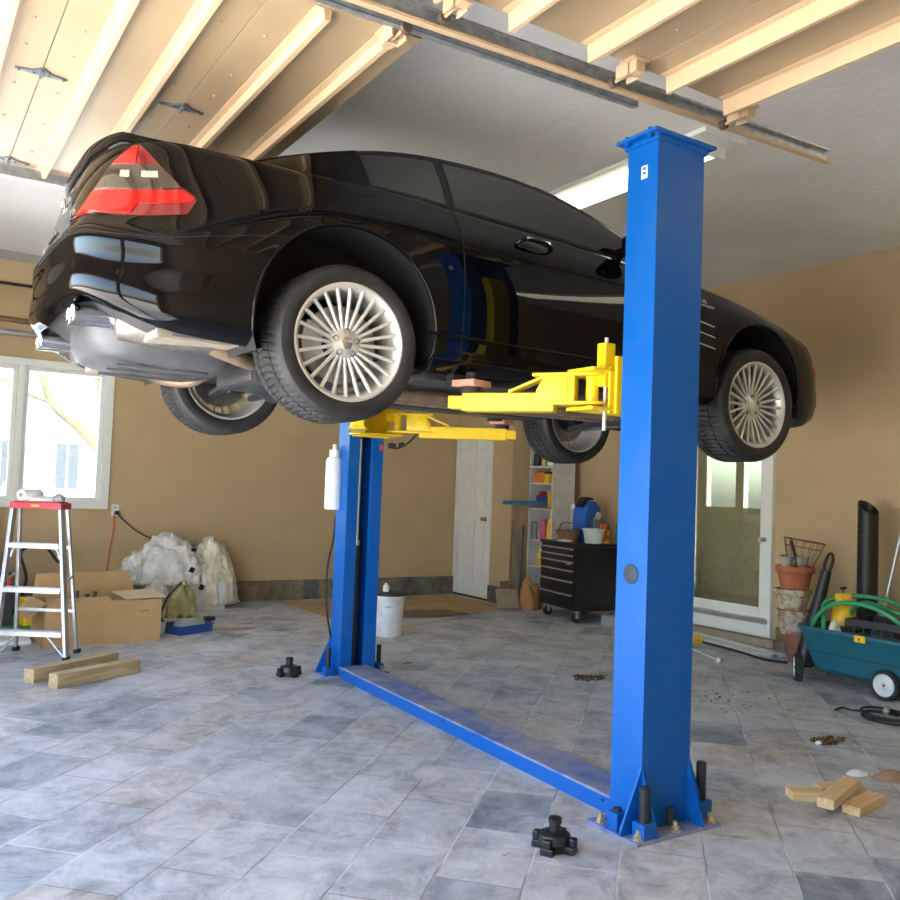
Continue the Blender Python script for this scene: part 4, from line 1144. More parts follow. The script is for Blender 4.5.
# ---------------------------------------------------------------- interior glimpsed through the glass is dark; wheels
def make_wheel(u, h, s, tw, rear=True):
    """origin at the wheel centre, axis along y; outer face towards s"""
    root = MB()
    R_, rr = .328, .247
    off = .905 * s if rear else .900 * s
    # local frame: z along outward axis
    Mw = Matrix.Translation((u, off, h)) @ (Matrix(((1, 0, 0, 0), (0, 0, s, 0), (0, 1, 0, 0), (0, 0, 0, 1))))
    # rim barrel
    prof = [(.236, -.002), (.240, .003), (.2475, .002), (.2485, -.010), (.242, -.016), (.225, -.030), (.219, -.06), (.215, -.15), (.220, -tw + .04), (.240, -tw + .02), (.247, -tw + .008), (.247, -tw), (.236, -tw + .002), (.213, -tw + .035), (.207, -.15), (.210, -.055), (.219, -.026), (.230, -.008)]
    root.lathe(prof, 72, Mw, closed=True)
    # hub
    root.lathe([(0, -.030), (.026, -.030), (.030, -.034), (.058, -.038), (.072, -.046), (.074, -.075), (.060, -.09), (0, -.09)], 40, Mw)
    ns = 24
    for k in range(ns):
        a = 2 * PI * k / ns; ca, sa = math.cos(a), math.sin(a)
        V = []
        for r, z, w, dz in ((.060, -.040, .0080, .028), (.10, -.034, .0074, .026), (.16, -.022, .0070, .022), (.215, -.014, .0076, .022), (.232, -.010, .0110, .016)):
            for ww, zz in ((-w, z - .004), (-w * .45, z), (w * .45, z), (w, z - .004), (w * .7, z - dz), (-w * .7, z - dz)):
                V.append(Mw @ Vector((r * ca - ww * sa, r * sa + ww * ca, zz)))
        F = []
        for i in range(4):
            for j in range(6): F.append((i * 6 + j, i * 6 + (j + 1) % 6, (i + 1) * 6 + (j + 1) % 6, (i + 1) * 6 + j))
        F += [tuple(range(6)), tuple(range(24, 30))[::-1]]
        root.add(V, F)
    wh_ = root.build('wheel', M_alloy, car, smooth=38)
    # star cap
    g = MB(); g.lathe([(0, -.026), (.020, -.027), (.026, -.030), (.027, -.036)], 24, Mw)
    g.build('hub_cap', M_chrome if rear else M_alloy, wh_, smooth=40)
    for k in range(5):
        a = 2 * PI * k / 5 + .3; c = Vector((.050 * math.cos(a), .050 * math.sin(a), -.036))
        g = MB(); g.lathe([(0, -.002), (.0095, -.002), (.012, .0025), (.0125, .0005), (.0130, -.004)], 14, Mw @ Matrix.Translation(c)); g.build('wheel_bolt', M_dsteel, wh_, smooth=40)
    # tyre with cut tread
    nseg = 260
    prof = [(.243, -.004), (.262, .010), (.285, .014), (.305, .008), (.3165, -.006), (.3225, -.018), (.3275, -.040), (.3280, -.066), (.3282, -.071), (.3210, -.0725), (.3210, -.081), (.3283, -.0825), (.3286, -.5 * tw - .004), (.3215, -.5 * tw - .003), (.3215, -.5 * tw + .003 - .006), (.3286, -.5 * tw - .0095), (.3283, -tw + .0825), (.3210, -tw + .081), (.3210, -tw + .0725), (.3282, -tw + .071), (.3280, -tw + .066), (.3275, -tw + .040), (.3225, -tw + .018), (.3165, -tw + .006), (.305, -tw - .008), (.285, -tw - .014), (.262, -tw - .010), (.243, -tw + .004)]
    k_ = len(prof); V = []; F = []
    for j in range(nseg):
        a0 = 2 * PI * j / nseg
        for i, (r, z) in enumerate(prof):
            sk = (abs(z + tw / 2) / tw) * .16       # slanted lateral grooves
            a = a0 + sk
            rr_ = r
            if r > .3240 and 5 < i < k_ - 6 and (j % 4 == 0): rr_ = r - .0065
            if i in (5, 6, k_ - 6, k_ - 7) and (j % 4 == 0): rr_ = r - .004
            V.append(Mw @ Vector((rr_ * math.cos(a), rr_ * math.sin(a), z)))
    for j in range(nseg):
        j2 = (j + 1) % nseg
        for i in range(k_ - 1): F.append((j * k_ + i, j2 * k_ + i, j2 * k_ + i + 1, j * k_ + i + 1))
    g = MB(); g.add(V, F); g.build('tyre', M_tyre, wh_, smooth=28)
    # brake disc and caliper
    g = MB(); g.lathe([(.06, -.10), (.165, -.10), (.165, -.128), (.06, -.128), (.06, -.10)], 48, Mw); g.build('brake_disc', M_disc, wh_, smooth=40)
    g = MB(); g.lathe([(.09, -.088), (.178, -.088), (.182, -.145), (.09, -.145), (.09, -.088)], 16, Mw, a0=math.radians(150 if s < 0 else 10), a1=math.radians(215 if s < 0 else 75)); g.build('brake_caliper', M_cal, wh_, bevel=.004)
    g = MB(); g.lathe([(0, -.09), (.085, -.09), (.085, -.13), (.06, -.17), (.05, -tw), (0, -tw)], 28, Mw); g.build('hub_carrier', M_dsteel, wh_, smooth=40)
    return wh_
M_tyre = mat('tyre_rubber', (.016, .016, .017), rough=.58, var=.2, scale=18, spec=.4, col2=(.030, .030, .030))
for (wu, wh, R_, tw), rear_ in zip(WH, (True, False)):
    for s in (-1, 1): make_wheel(wu, wh, s, tw, rear_)
# ================================================================ helpers for clutter
def M_(name, *a, **k):
    return bpy.data.materials.get(name) or mat(name, *a, **k)
def crumple(name, m, c, size, seed, sub=4, amp=.25, freq=3., cut=True, parent=None, rot=0, flat=False, hf=.22):
    """crumpled sheet lump, faceted folds"""
    from mathutils import noise
    b = bmesh.new(); bmesh.ops.create_icosphere(b, subdivisions=sub, radius=1)
    off = Vector((seed * 13.7, seed * 5.1, seed * 9.3))
    R = Matrix.Rotation(rot, 3, 'Z')
    for v in b.verts:
        d = v.co.normalized()
        if flat: d = Vector((d.x * 2.2 + d.z * .8, d.y * 2.2, d.z * .7 - d.x * .4)) * .8
        n1 = noise.noise(d * freq * .6 + off); n2 = 1 - abs(noise.noise(d * freq * 1.7 + off)) * 2; n3 = 1 - abs(noise.noise(d * freq * 4 + off * 2)) * 2
        r = 1 + amp * (n1 * 1.1 + n2 * .55 + n3 * hf - .5)
        d = v.co.normalized(); p = Vector((d.x * size[0], d.y * size[1], d.z * size[2])) * r
        if cut and p.z < 0: p.z = max(p.z, -.02) * 0
        v.co = R @ p
    me = bpy.data.meshes.new(name); b.to_mesh(me); b.free()
    o = bpy.data.objects.new(name, me); COL.objects.link(o); me.materials.append(m)
    for p in me.polygons: p.use_smooth = True
    o.location = c
    if parent is not None: o.parent = parent
    return o

# ---------------------------------------------------------------- step ladder
ld = thing('step_ladder', 'aluminium step ladder with a red top, standing under the window at the left', 'ladder', (.915, 6.985, 0), (0, 0, math.radians(-33.4)))
zt = 1.10
def pf(s, z): k = z / zt; return Vector((s * (.262 - .085 * k) - .06 * k, .0 + .10 * k, z))
def pb(s, z): k = z / zt; return Vector((s * (.235 - .055 * k) - .03 - .03 * k, .31 - .11 * k, z))
for s in (-1, 1):
    g = MB(); a, b = pf(s, .0), pf(s, zt); g.bar(a + Vector((0, 0, .02)), b, .022, .055, up=(0, 1, 0)); g.bar(a + Vector((0, 0, .02)) + Vector((s * .010, 0, 0)), b + Vector((s * .010, 0, 0)), .004, .062, up=(0, 1, 0))
    g.build('ladder_rail', M_alu, ld, bevel=.003)
    g = MB(); g.bar(pb(s, .02), pb(s, zt), .022, .032, up=(0, 1, 0)); g.build('rear_rail', M_alu, ld, bevel=.003)
    for p in (pf(s, 0), pb(s, 0)):
        g = MB(); g.box(p + Vector((0, 0, .015)), (.034, .065, .03)); g.build('rubber_foot', M_rubber, ld, bevel=.004)
    g = MB(); a = pf(s, .56); b = pb(s, .56); g.bar(a + Vector((s * .014, 0, 0)), b + Vector((s * .014, 0, .03)), .003, .018); g.build('spreader_bar', M_alu, ld)
for i, z in enumerate((.20, .51, .83)):
    a, b = pf(-1, z), pf(1, z)
    g = MB(); g.box(((a + b) / 2) + Vector((0, .0, .0)), (b.x - a.x - .02, .085, .004)); g.box(((a + b) / 2) + Vector((0, -.042, -.014)), (b.x - a.x - .02, .004, .032)); g.box(((a + b) / 2) + Vector((0, .042, -.010)), (b.x - a.x - .02, .004, .022))
    for q in range(5): g.box(((a + b) / 2) + Vector((0, -.03 + q * .015, .004)), (b.x - a.x - .03, .005, .004))
    g.build('step', M_alu, ld)
    if i in (0, 2):
        for s in (-1, 1):
            e = pf(s, z); g = MB()
            if i == 2:
                pts = [e + Vector((-s * .02, 0, -.10)), e + Vector((-s * .025, 0, -.06)), e + Vector((-s * .055, 0, -.025)), e + Vector((-s * .10, 0, -.012))]
                pts = curve_pts(pts, 10)
            else: pts = [pf(s, .02) + Vector((-s * .01, 0, 0)), e + Vector((-s * .15, 0, -.01))]
            g.tube(pts, .009, 8); g.build('step_brace', M_alu, ld, smooth=50)
for z in (.32, .80):
    g = MB(); g.bar(pb(-1, z), pb(1, z), .02, .02); g.build('rear_crossbar', M_alu, ld)
g = MB(); g.box((-.06, .15, zt + .012), (.385, .175, .048)); g.box((-.06, .15, zt + .04), (.35, .15, .010)); g.build('ladder_top', M_('red_plastic', (.50, .045, .07), rough=.45), ld, bevel=.008)
g = MB(); g.box((-.06, .0615, zt + .012), (.06, .002, .014)); g.build('label_plate', M_('label_yellow', (.7, .45, .08), rough=.5), ld)
# things on top of the ladder
La = Matrix.Translation((.915, 6.985, 0)) @ Matrix.Rotation(math.radians(-33.4), 4, 'Z')
g = MB(); Mr_ = La @ Matrix.Translation((-.17, .06, zt + .088)) @ Matrix.Rotation(-PI / 2, 4, 'X') @ Matrix.Rotation(.3, 4, 'Y')
g.lathe([(.018, 0), (.040, .0), (.042, .004), (.042, .176), (.040, .18), (.018, .18), (.018, 0)], 28, Mr_)
tag(g.build('paper_roll', M_('white_paper', (.78, .78, .75), rough=.7), smooth=40), 'short white paper roll lying at the left end of the red ladder top', 'paper roll')
o = crumple('crumpled_paper', M_('white_paper', (.8, .8, .8)), La @ Vector((-.03, .15, zt + .045)), (.13, .05, .035), 3, 3, .3); tag(o, 'crumpled white paper strip on the red ladder top, beside the paper roll', 'paper')
o = crumple('grey_rag', M_('grey_rag_cloth', (.36, .38, .40), rough=.9), La @ Vector((.075, .15, zt + .045)), (.045, .05, .06), 5, 3, .35); tag(o, 'small crumpled grey rag at the right end of the red ladder top', 'rag')

# ---------------------------------------------------------------- cardboard box
bx = thing('cardboard_box', 'long open cardboard box on the floor behind the aluminium ladder', 'box', (1.49, 7.66, 0), (0, 0, .08))
w2, d2, hz, t = .45, .24, .345, .006
g = MB(); g.bx(-w2, w2, -d2, -d2 + t, 0, hz); g.bx(-w2, w2, d2 - t, d2, 0, hz); g.bx(-w2, -w2 + t, -d2 + t, d2 - t, 0, hz); g.bx(w2 - t, w2, -d2 + t, d2 - t, 0, hz); g.bx(-w2 + t, w2 - t, -d2 + t, d2 - t, 0, t)
g.build('box_body', M_card, bx)
def flap(pts, nm='box_flap', th=.005, m=None):
    a, b, c, d_ = [Vector(p) for p in pts]; n = (b - a).cross(d_ - a).normalized() * th
    g = MB(); g.add([a, b, c, d_, a + n, b + n, c + n, d_ + n], [(0, 1, 2, 3), (7, 6, 5, 4), (0, 4, 5, 1), (1, 5, 6, 2), (2, 6, 7, 3), (3, 7, 4, 0)]); return g.build(nm, m or M_card, bx)
flap([(-w2, d2, hz), (w2 - .08, d2, hz), (w2 - .12, d2 + .03, hz + .19), (-w2 + .02, d2 + .03, hz + .18)])
flap([(-w2, -d2, hz), (w2 * .1, -d2, hz), (w2 * .1, -d2 + .10, hz + .02), (-w2 + .02, -d2 + .10, hz + .02)])
flap([(w2 * .35, -d2 + .02, hz + .005), (w2 + .04, -d2 + .02, hz + .01), (w2 + .04, d2 - .12, hz + .035), (w2 * .30, d2 - .12, hz + .03)], m=M_('pale_cardboard', (.66, .50, .32), rough=.8))
flap([(-w2, -d2, hz), (-w2, d2, hz), (-w2 - .12, d2, hz - .12), (-w2 - .12, -d2, hz - .12)])
Mx = Matrix.Translation((.31, -d2 - .001, .25)) @ Matrix.Rotation(PI / 2, 4, 'X'); text_part('box_print', 'COPY', .032, Mx, M_('print_brown', (.12, .06, .03), rough=.8), bx, .0005)
for i, (x, h) in enumerate(((-.30, .05), (-.20, .07), (-.12, .04), (-.06, .06))):
    c = Matrix.Translation((1.49, 7.66, 0)) @ Matrix.Rotation(.08, 4, 'Z') @ Vector((x, -.06, 0))
    g = MB(); g.cyl(c + Vector((0, 0, .008)), c + Vector((.02, .01, hz + h)), .016, n=10)
    tag(g.build('dark_tool_handle', M_('tool_brown', (.05, .035, .03), rough=.6), smooth=40), 'dark tool handle standing in the open cardboard box', 'tool', 'tool handles in the cardboard box')

# ---------------------------------------------------------------- two timbers
for i, (a, b) in enumerate((((.945, 5.955), (1.515, 6.25)), ((.835, 6.165), (1.44, 6.56)))):
    A = Vector((*a, .0455)); B = Vector((*b, .0455)); dd = (B - A).normalized(); n = Vector((-dd.y, dd.x, 0)) * .045
    L_ = (B - A).length
    o = tag(empty('timber', ((A + B) / 2 + n - Vector((0, 0, .0455))), (0, 0, math.atan2(dd.y, dd.x))), None)
    bpy.data.objects.remove(o)
    g = MB(); g.bx(-L_ / 2, L_ / 2, -.045, .045, 0, .09); o = g.build('timber', M_woodg, bevel=.004)
    c = (A + B) / 2 + n; o.location = (c.x, c.y, 0); o.rotation_euler = (0, 0, math.atan2(dd.y, dd.x))
    tag(o, ('square weathered timber on the floor, the nearer of the two before the ladder' if i == 0 else 'square weathered timber on the floor, the farther one, nearest the ladder legs'), 'timber', 'timbers in front of the ladder')

# ---------------------------------------------------------------- clutter at the left under the window
M_yel = M_('yellow_plastic', (.80, .50, .02), rough=.45); M_redp = M_('red_case', (.45, .03, .03), rough=.5); M_grn = M_('green_plastic', (.05, .30, .12), rough=.5); M_bluep = M_('blue_plastic', (.02, .08, .30), rough=.45)
cb = thing('wooden_cabinet', 'low brown wooden cabinet against the back wall below the window, behind the ladder', 'cabinet', (.30, 9.30, 0))
g = MB(); g.bx(-.42, .42, -.22, .22, .06, .93); g.build('carcass', wood_mat('brown_wood', (.16, .075, .025), (.28, .14, .05)), cb, bevel=.005)
g = MB(); g.bx(-.45, .45, -.24, .24, .93, .955); g.build('cabinet_top', bpy.data.materials['brown_wood'], cb, bevel=.004)
for x in (-.2, .2):
    g = MB(); g.bx(x - .19, x + .19, -.238, -.22, .1, .9); dd_ = g.build('cabinet_door', bpy.data.materials['brown_wood'], cb, bevel=.004); MB().box((x * .3, -.247, .55), (.015, .02, .08)).build('door_handle', M_steel, dd_)
for sx in (-.36, .36): MB().bx(sx - .04, sx + .04, -.2, .2, 0, .06).build('cabinet_foot', bpy.data.materials['brown_wood'], cb)
cs = thing('tool_case', 'yellow and black tool case on the green board, seen through the ladder', 'tool case', (1.15, 8.37, .045), (0, 0, .2))
MB().bx(-.17, .17, -.12, .12, 0, .13).build('case_base', M_yel, cs, bevel=.02); MB().bx(-.165, .165, -.115, .115, .132, .23).build('case_lid', M_yel, cs, bevel=.03)
MB().bx(-.175, .175, -.125, .125, .118, .146).build('case_band', M_black, cs, bevel=.006)
g = MB(); g.tube(curve_pts([(-.07, 0, .225), (-.06, 0, .265), (.06, 0, .265), (.07, 0, .225)], 14), .011, 8); g.build('case_handle', M_black, cs, smooth=50)
tag(MB().bx(.62, 1.45, 8.10, 8.65, 0.0, .045).build('green_board', M_grn, bevel=.004), 'flat green board on the floor under the yellow tool case', 'board')
tag(MB().bx(.62, 1.0, 7.62, 8.02, 0.0, .03).build('foam_board', M_white, bevel=.004), 'flat white panel lying on the floor behind the feet of the ladder', 'panel')
g = thing('red_toolbox', 'small red toolbox on top of the black crate at the left edge', 'toolbox', (.86, 8.55, .40))
g.location = (.72, 8.45, .345)
MB().bx(-.19, .19, -.10, .10, 0, .11).build('toolbox_base', M_redp, g, bevel=.008); MB().bx(-.192, .192, -.102, .102, .112, .155).build('toolbox_lid', M_black, g, bevel=.012); q = MB(); q.tube(curve_pts([(-.08, 0, .15), (-.07, 0, .185), (.07, 0, .185), (.08, 0, .15)], 12), .009, 8); q.build('toolbox_handle', M_steel, g, smooth=50)
g = MB(); x0, x1, y0, y1 = .50, .93, 8.30, 8.60
g.bx(x0, x1, y0, y1, .045, .06)
for (a, b, c, d_) in ((x0, x1, y0, y0 + .012), (x0, x1, y1 - .012, y1), (x0, x0 + .012, y0 + .012, y1 - .012), (x1 - .012, x1, y0 + .012, y1 - .012)): g.bx(a, b, c, d_, .06, .33)
cr = thing('plastic_crate', 'black plastic crate on the floor at the left edge, behind the ladder', 'crate', (.715, 8.45, .045)); bpy.data.objects.remove(cr)
# keep the crate as one shell with a rim
g.bx(x0 - .01, x1 + .01, y0 - .01, y0, .31, .343); g.bx(x0 - .01, x1 + .01, y1, y1 + .01, .31, .343); g.bx(x0 - .01, x0, y0, y1, .31, .343); g.bx(x1, x1 + .01, y0, y1, .31, .343)
tag(g.build('plastic_crate', M_black), 'black plastic crate on the green board at the left edge, under the red toolbox', 'crate')
o = crumple('black_bag', M_('black_cloth', (.03, .03, .035), rough=.9), (.66, 8.93, 0), (.24, .17, .62), 11, 4, .28); tag(o, 'slumped black cloth bag against the brown cabinet behind the ladder', 'bag')
g = MB(); g.tube(curve_pts([(.98, 8.9, .02), (1.10, 8.95, .35), (1.05, 9.0, .62), (1.25, 9.05, .66), (1.38, 9.1, .52), (1.45, 9.2, .50)], 30), .014, 8); tag(g.build('dark_hose', M_rubber, smooth=50), 'bent dark hose rising behind the ladder and the cardboard box', 'hose')

# ---------------------------------------------------------------- plastic sheeting
def film_mat(name, col, tr, rg=.18):
    m = bpy.data.materials.new(name); m.use_nodes = True; nt = m.node_tree; b = nt.nodes['Principled BSDF']
    b.inputs['Base Color'].default_value = (*col, 1); b.inputs['Coat Weight'].default_value = 1; b.inputs['Coat Roughness'].default_value = .06; b.inputs['Roughness'].default_value = rg; b.inputs['Specular IOR Level'].default_value = 1.
    tc = N(nt, 'ShaderNodeTexCoord'); nz = N(nt, 'ShaderNodeTexNoise'); nz.inputs['Scale'].default_value = 9; nz.inputs['Detail'].default_value = 6
    nt.links.new(tc.outputs['Object'], nz.inputs['Vector'])
    r = N(nt, 'ShaderNodeValToRGB'); r.color_ramp.elements[0].position = .40; r.color_ramp.elements[1].position = .62
    r.color_ramp.elements[0].color = (tr, tr, tr, 1); r.color_ramp.elements[1].color = (.95, .95, .95, 1)
    nt.links.new(nz.outputs['Fac'], r.inputs['Fac']); nt.links.new(r.outputs['Color'], b.inputs['Alpha'])
    n2 = N(nt, 'ShaderNodeTexVoronoi'); n2.inputs['Scale'].default_value = 22; n2.feature = 'DISTANCE_TO_EDGE'; nt.links.new(tc.outputs['Object'], n2.inputs['Vector'])
    bp = N(nt, 'ShaderNodeBump'); bp.inputs['Strength'].default_value = .8; bp.inputs['Distance'].default_value = .012
    nt.links.new(n2.outputs['Distance'], bp.inputs['Height']); nt.links.new(bp.outputs['Normal'], b.inputs['Normal'])
    return m
M_film = film_mat('clear_film', (.92, .92, .88), .72, .14); M_film2 = film_mat('yellowish_film', (.84, .78, .62), .72, .14)
tag(MB().bx(2.30, 3.02, 9.02, 9.36, 0, .30).build('white_carton', M_('white_carton', (.62, .63, .66), rough=.7), bevel=.006), 'low white carton on the floor under the heap of plastic sheeting', 'carton')
tag(crumple('plastic_sheeting', M_film, (2.42, 9.12, .28), (.40, .20, .46), 21, 5, .26, 1.9, flat=True, hf=.30), 'crumpled clear plastic sheeting heaped on the white carton, left half of the heap', 'plastic sheet')
tag(crumple('plastic_sheeting', M_film2, (2.90, 9.20, .05), (.29, .20, .62), 24, 5, .26, 1.9, flat=True, hf=.30), 'crumpled yellowish plastic sheeting against the back wall, right half of the heap', 'plastic sheet')
tag(crumple('yellow_bag', film_mat('yellow_green_film', (.45, .42, .12), .6), (2.46, 8.66, 0), (.16, .10, .34), 31, 4, .18, flat=True), 'yellowish green plastic bag standing on the floor in front of the clear sheeting', 'bag')
tag(crumple('white_bag', film_mat('white_bag_film', (.70, .66, .62), .8), (2.22, 8.72, 0), (.15, .10, .36), 37, 4, .18, flat=True), 'white plastic bag with a red print, standing left of the yellowish green bag', 'bag')
g = MB(); g.tube(curve_pts([(2.10, 8.1, .012), (2.2, 8.25, .22), (2.38, 8.42, .36)], 12), .012, 8); tag(g.build('black_rod', M_black, smooth=50), 'short black rod propped up beside the cardboard box', 'rod')
for (x, y, z) in ((2.63, 8.93, .43), (2.66, 9.02, .62), (2.76, 9.005, .24)):
    g = MB(); g.box((x, y, z), (.05, .02, .055), (.3, .4, .2)); tag(g.build('black_clip', M_black, bevel=.006), 'small black clip holding the plastic sheeting together', 'clip', 'clips on the plastic sheeting')
tr_ = thing('paint_tray', 'blue paint tray on the floor right of the cardboard box', 'tray', (2.27, 7.80, 0), (0, 0, .45))
g = MB(); g.bx(-.17, .17, -.13, .13, .0, .01); g.bx(-.18, .18, -.14, -.13, 0, .075); g.bx(-.18, .18, .13, .14, 0, .075); g.bx(-.18, -.17, -.13, .13, 0, .075); g.bx(.17, .18, -.13, .13, 0, .075); g.build('tray_body', M_bluep, tr_)
g = MB(); g.bx(-.19, .19, -.15, -.14, .066, .078); g.bx(-.19, .19, .14, .15, .066, .078); g.build('tray_rim', M_bluep, tr_)
tag(crumple('grey_cloth', M_('pale_cloth', (.42, .42, .40), rough=.9), (2.31, 7.84, .011), (.15, .10, .10), 41, 4, .3), 'pale grey cloth bundled in the blue tray', 'cloth')
g = MB(); g.lathe([(0, 0), (.032, 0), (.042, .10), (.044, .104), (.040, .104), (.031, .008), (0, .006)], 24, Matrix.Translation((2.03, 7.72, 0))); tag(g.build('white_cup', M_white, smooth=40), 'white cup on the floor between the cardboard box and the blue tray', 'cup')
g = MB(); g.lathe([(0, 0), (.036, 0), (.036, .09), (.03, .10), (0, .10)], 20, Matrix.Translation((2.06, 7.86, 0))); g.lathe([(0, .10), (.02, .10), (.02, .125), (0, .127)], 16, Matrix.Translation((2.06, 7.86, 0))); tag(g.build('black_jar', M_black, smooth=40), 'small black jar on the floor behind the white cup', 'jar')
g = MB(); g.bx(2.36, 2.56, 7.98, 8.08, 0, .05); g.bx(2.50, 2.60, 8.0, 8.06, .05, .09); tag(g.build('caulking_tool', M_black, bevel=.01), 'black hand tool on the floor at the right end of the blue tray', 'tool')

# ---------------------------------------------------------------- outlet and cords on the back wall
ou = thing('wall_outlet', 'white wall outlet on the back wall at the right edge of the window', 'outlet', (1.985, YB - .004, 1.0))
MB().box((0, -.004, 0), (.075, .008, .12)).build('cover_plate', M_white, ou, bevel=.003)
for z in (.028, -.028): MB().box((0, -.0095, z), (.034, .004, .028)).build('socket', M_('ivory', (.6, .58, .52), rough=.4), ou, bevel=.002)
g = MB(); g.box((2.0, YB - .035, .975), (.035, .035, .04)); g.tube(curve_pts([(2.005, YB - .05, .96), (2.10, YB - .05, .87), (2.25, YB - .04, .76), (2.45, YB - .03, .68), (2.75, YB - .04, .645), (2.92, YB - .1, .60)], 40), .007, 8)
tag(g.build('power_cord', M_rubber, smooth=50), 'black power cord running from the outlet to the heap of plastic sheeting', 'cord')
g = MB(); g.tube(curve_pts([(1.975, YB - .03, .97), (1.975, YB - .03, .80), (1.945, YB - .025, .55), (1.93, YB - .03, .30), (1.93, YB - .06, .03)], 30), .006, 8)
tag(g.build('extension_cord', M_('orange_cord', (.75, .16, .05), rough=.6), smooth=50), 'thin orange cord hanging straight down from the outlet on the back wall', 'cord')

# ---------------------------------------------------------------- bucket by the far post
bk = thing('bucket', 'white plastic bucket with a black lid standing behind the far blue post', 'bucket', (3.885, 7.02, 0))
g = MB(); g.lathe([(0, 0), (.118, 0), (.122, .006), (.138, .33), (.146, .335), (.146, .352), (.139, .352), (.139, .37), (.133, .37), (.117, .01), (0, .01)], 40); g.build('bucket_body', M_('bucket_white', (.72, .75, .78), rough=.4), bk, smooth=40)
g = MB(); g.lathe([(0, .362), (.10, .362), (.13, .366), (.146, .366), (.148, .372), (.146, .384), (.12, .39), (.1, .40), (0, .405)], 32); g.build('bucket_lid', M_black, bk, smooth=40)
g = MB(); pts = [(.149 * math.cos(a), .149 * math.sin(a), .34 - .14 * math.sin((a + .9) / (PI) * PI) * 1) for a in [i * PI / 16 - .9 for i in range(17)]]; g.tube(pts, .0025, 6); g.build('bucket_handle', M_steel, bk)
for i, (z, w_) in enumerate(((.27, .07), (.235, .13), (.215, .12), (.195, .13), (.175, .09), (.14, .10))):
    g = MB(); rr = .1185 + z * .0585 + .0008; a0 = math.radians(-120 - w_ * 200); n = 8
    V = []
    for q in range(n + 1):
        a = a0 + (w_ / rr) * q / n
        for zz in (z, z + (.022 if i == 0 else .006)): V.append((math.cos(a) * (rr + zz * .0), math.sin(a) * rr, zz))
    g.add(V, [(q * 2, q * 2 + 2, q * 2 + 3, q * 2 + 1) for q in range(n)]); g.build('bucket_print', M_('print_grey', (.12, .13, .15), rough=.6), bk)
g = MB(); c = Vector((3.82, 6.97, .405)); g.lathe([(0, 0), (.028, 0), (.028, .05), (.014, .06), (.014, .075), (0, .075)], 18, Matrix.Translation(c)); tag(g.build('white_bottle', M_white, smooth=40), 'tiny white bottle standing on the black bucket lid', 'bottle')
g = MB(); g.tube([(3.74, 7.25, .0), (3.72, 7.28, .62)], .011, 8); g.box((3.72, 7.28, .62), (.035, .02, .10)); tag(g.build('spray_wand', M_('pale_plastic', (.6, .62, .64), rough=.4), smooth=40), 'thin pale wand standing just right of the far blue post, behind the bucket', 'wand')

# floor coverings near the closet
g = MB(); g.prism([(3.80, 8.10), (4.9, 8.02), (5.86, 8.0), (6.12, 8.60), (6.10, 9.42), (3.80, 9.36)], 0, .010); tag(g.build('cardboard_sheet', M_('tan_board', (.42, .28, .13), rough=.85, var=.15, scale=3)), 'large tan cardboard sheet lying flat on the floor before the white door', 'cardboard')
from mathutils import noise as _nz
def mound(name, m, c, rx, ry, h, seed, rot=0, n=28, z0=0):
    g = MB(); V = []; F = []; rings = 9
    for i in range(rings + 1):
        for j in range(n):
            a = 2 * PI * j / n; r = i / rings
            e = 1 + .25 * _nz.noise(Vector((math.cos(a) * 1.3 + seed, math.sin(a) * 1.3, 0)))
            x, y = math.cos(a) * rx * r * e, math.sin(a) * ry * r * e
            z = h * (1 - r ** 2.2) * (.75 + .6 * _nz.noise(Vector((x * 7, y * 7, seed)))) if i < rings else 0
            V.append((x, y, max(z, 0) + .001))
    for i in range(rings):
        for j in range(n): F.append((i * n + j, i * n + (j + 1) % n, (i + 1) * n + (j + 1) % n, (i + 1) * n + j))
    F.append([rings * n + j for j in range(n)][::-1])
    g.add(V, F); o = g.build(name, m, origin=(0, 0, 0), smooth=60, weld=True); o.location = (c[0], c[1], z0); o.rotation_euler = (0, 0, rot); return o
tag(mound('burlap_mat', M_('burlap', (.20, .14, .085), rough=.95, var=.3, scale=30, bump=.6), (4.88, 8.02), .46, .20, .05, 2.2, -.15, z0=.010), 'rumpled dark brown mat on the tan cardboard before the white door', 'mat')
tag(mound('red_scrap', M_('red_scrap', (.45, .05, .04), rough=.7), (3.42, 5.85), .045, .02, .01, 5), 'tiny red scrap on the floor right of the far post', 'scrap')
tag(mound('reddish_dust', M_('reddish_dust', (.38, .24, .19), rough=.95), (2.72, 7.78), .20, .10, .004, 7), 'thin reddish patch of dust on the floor right of the blue tray', 'dust')

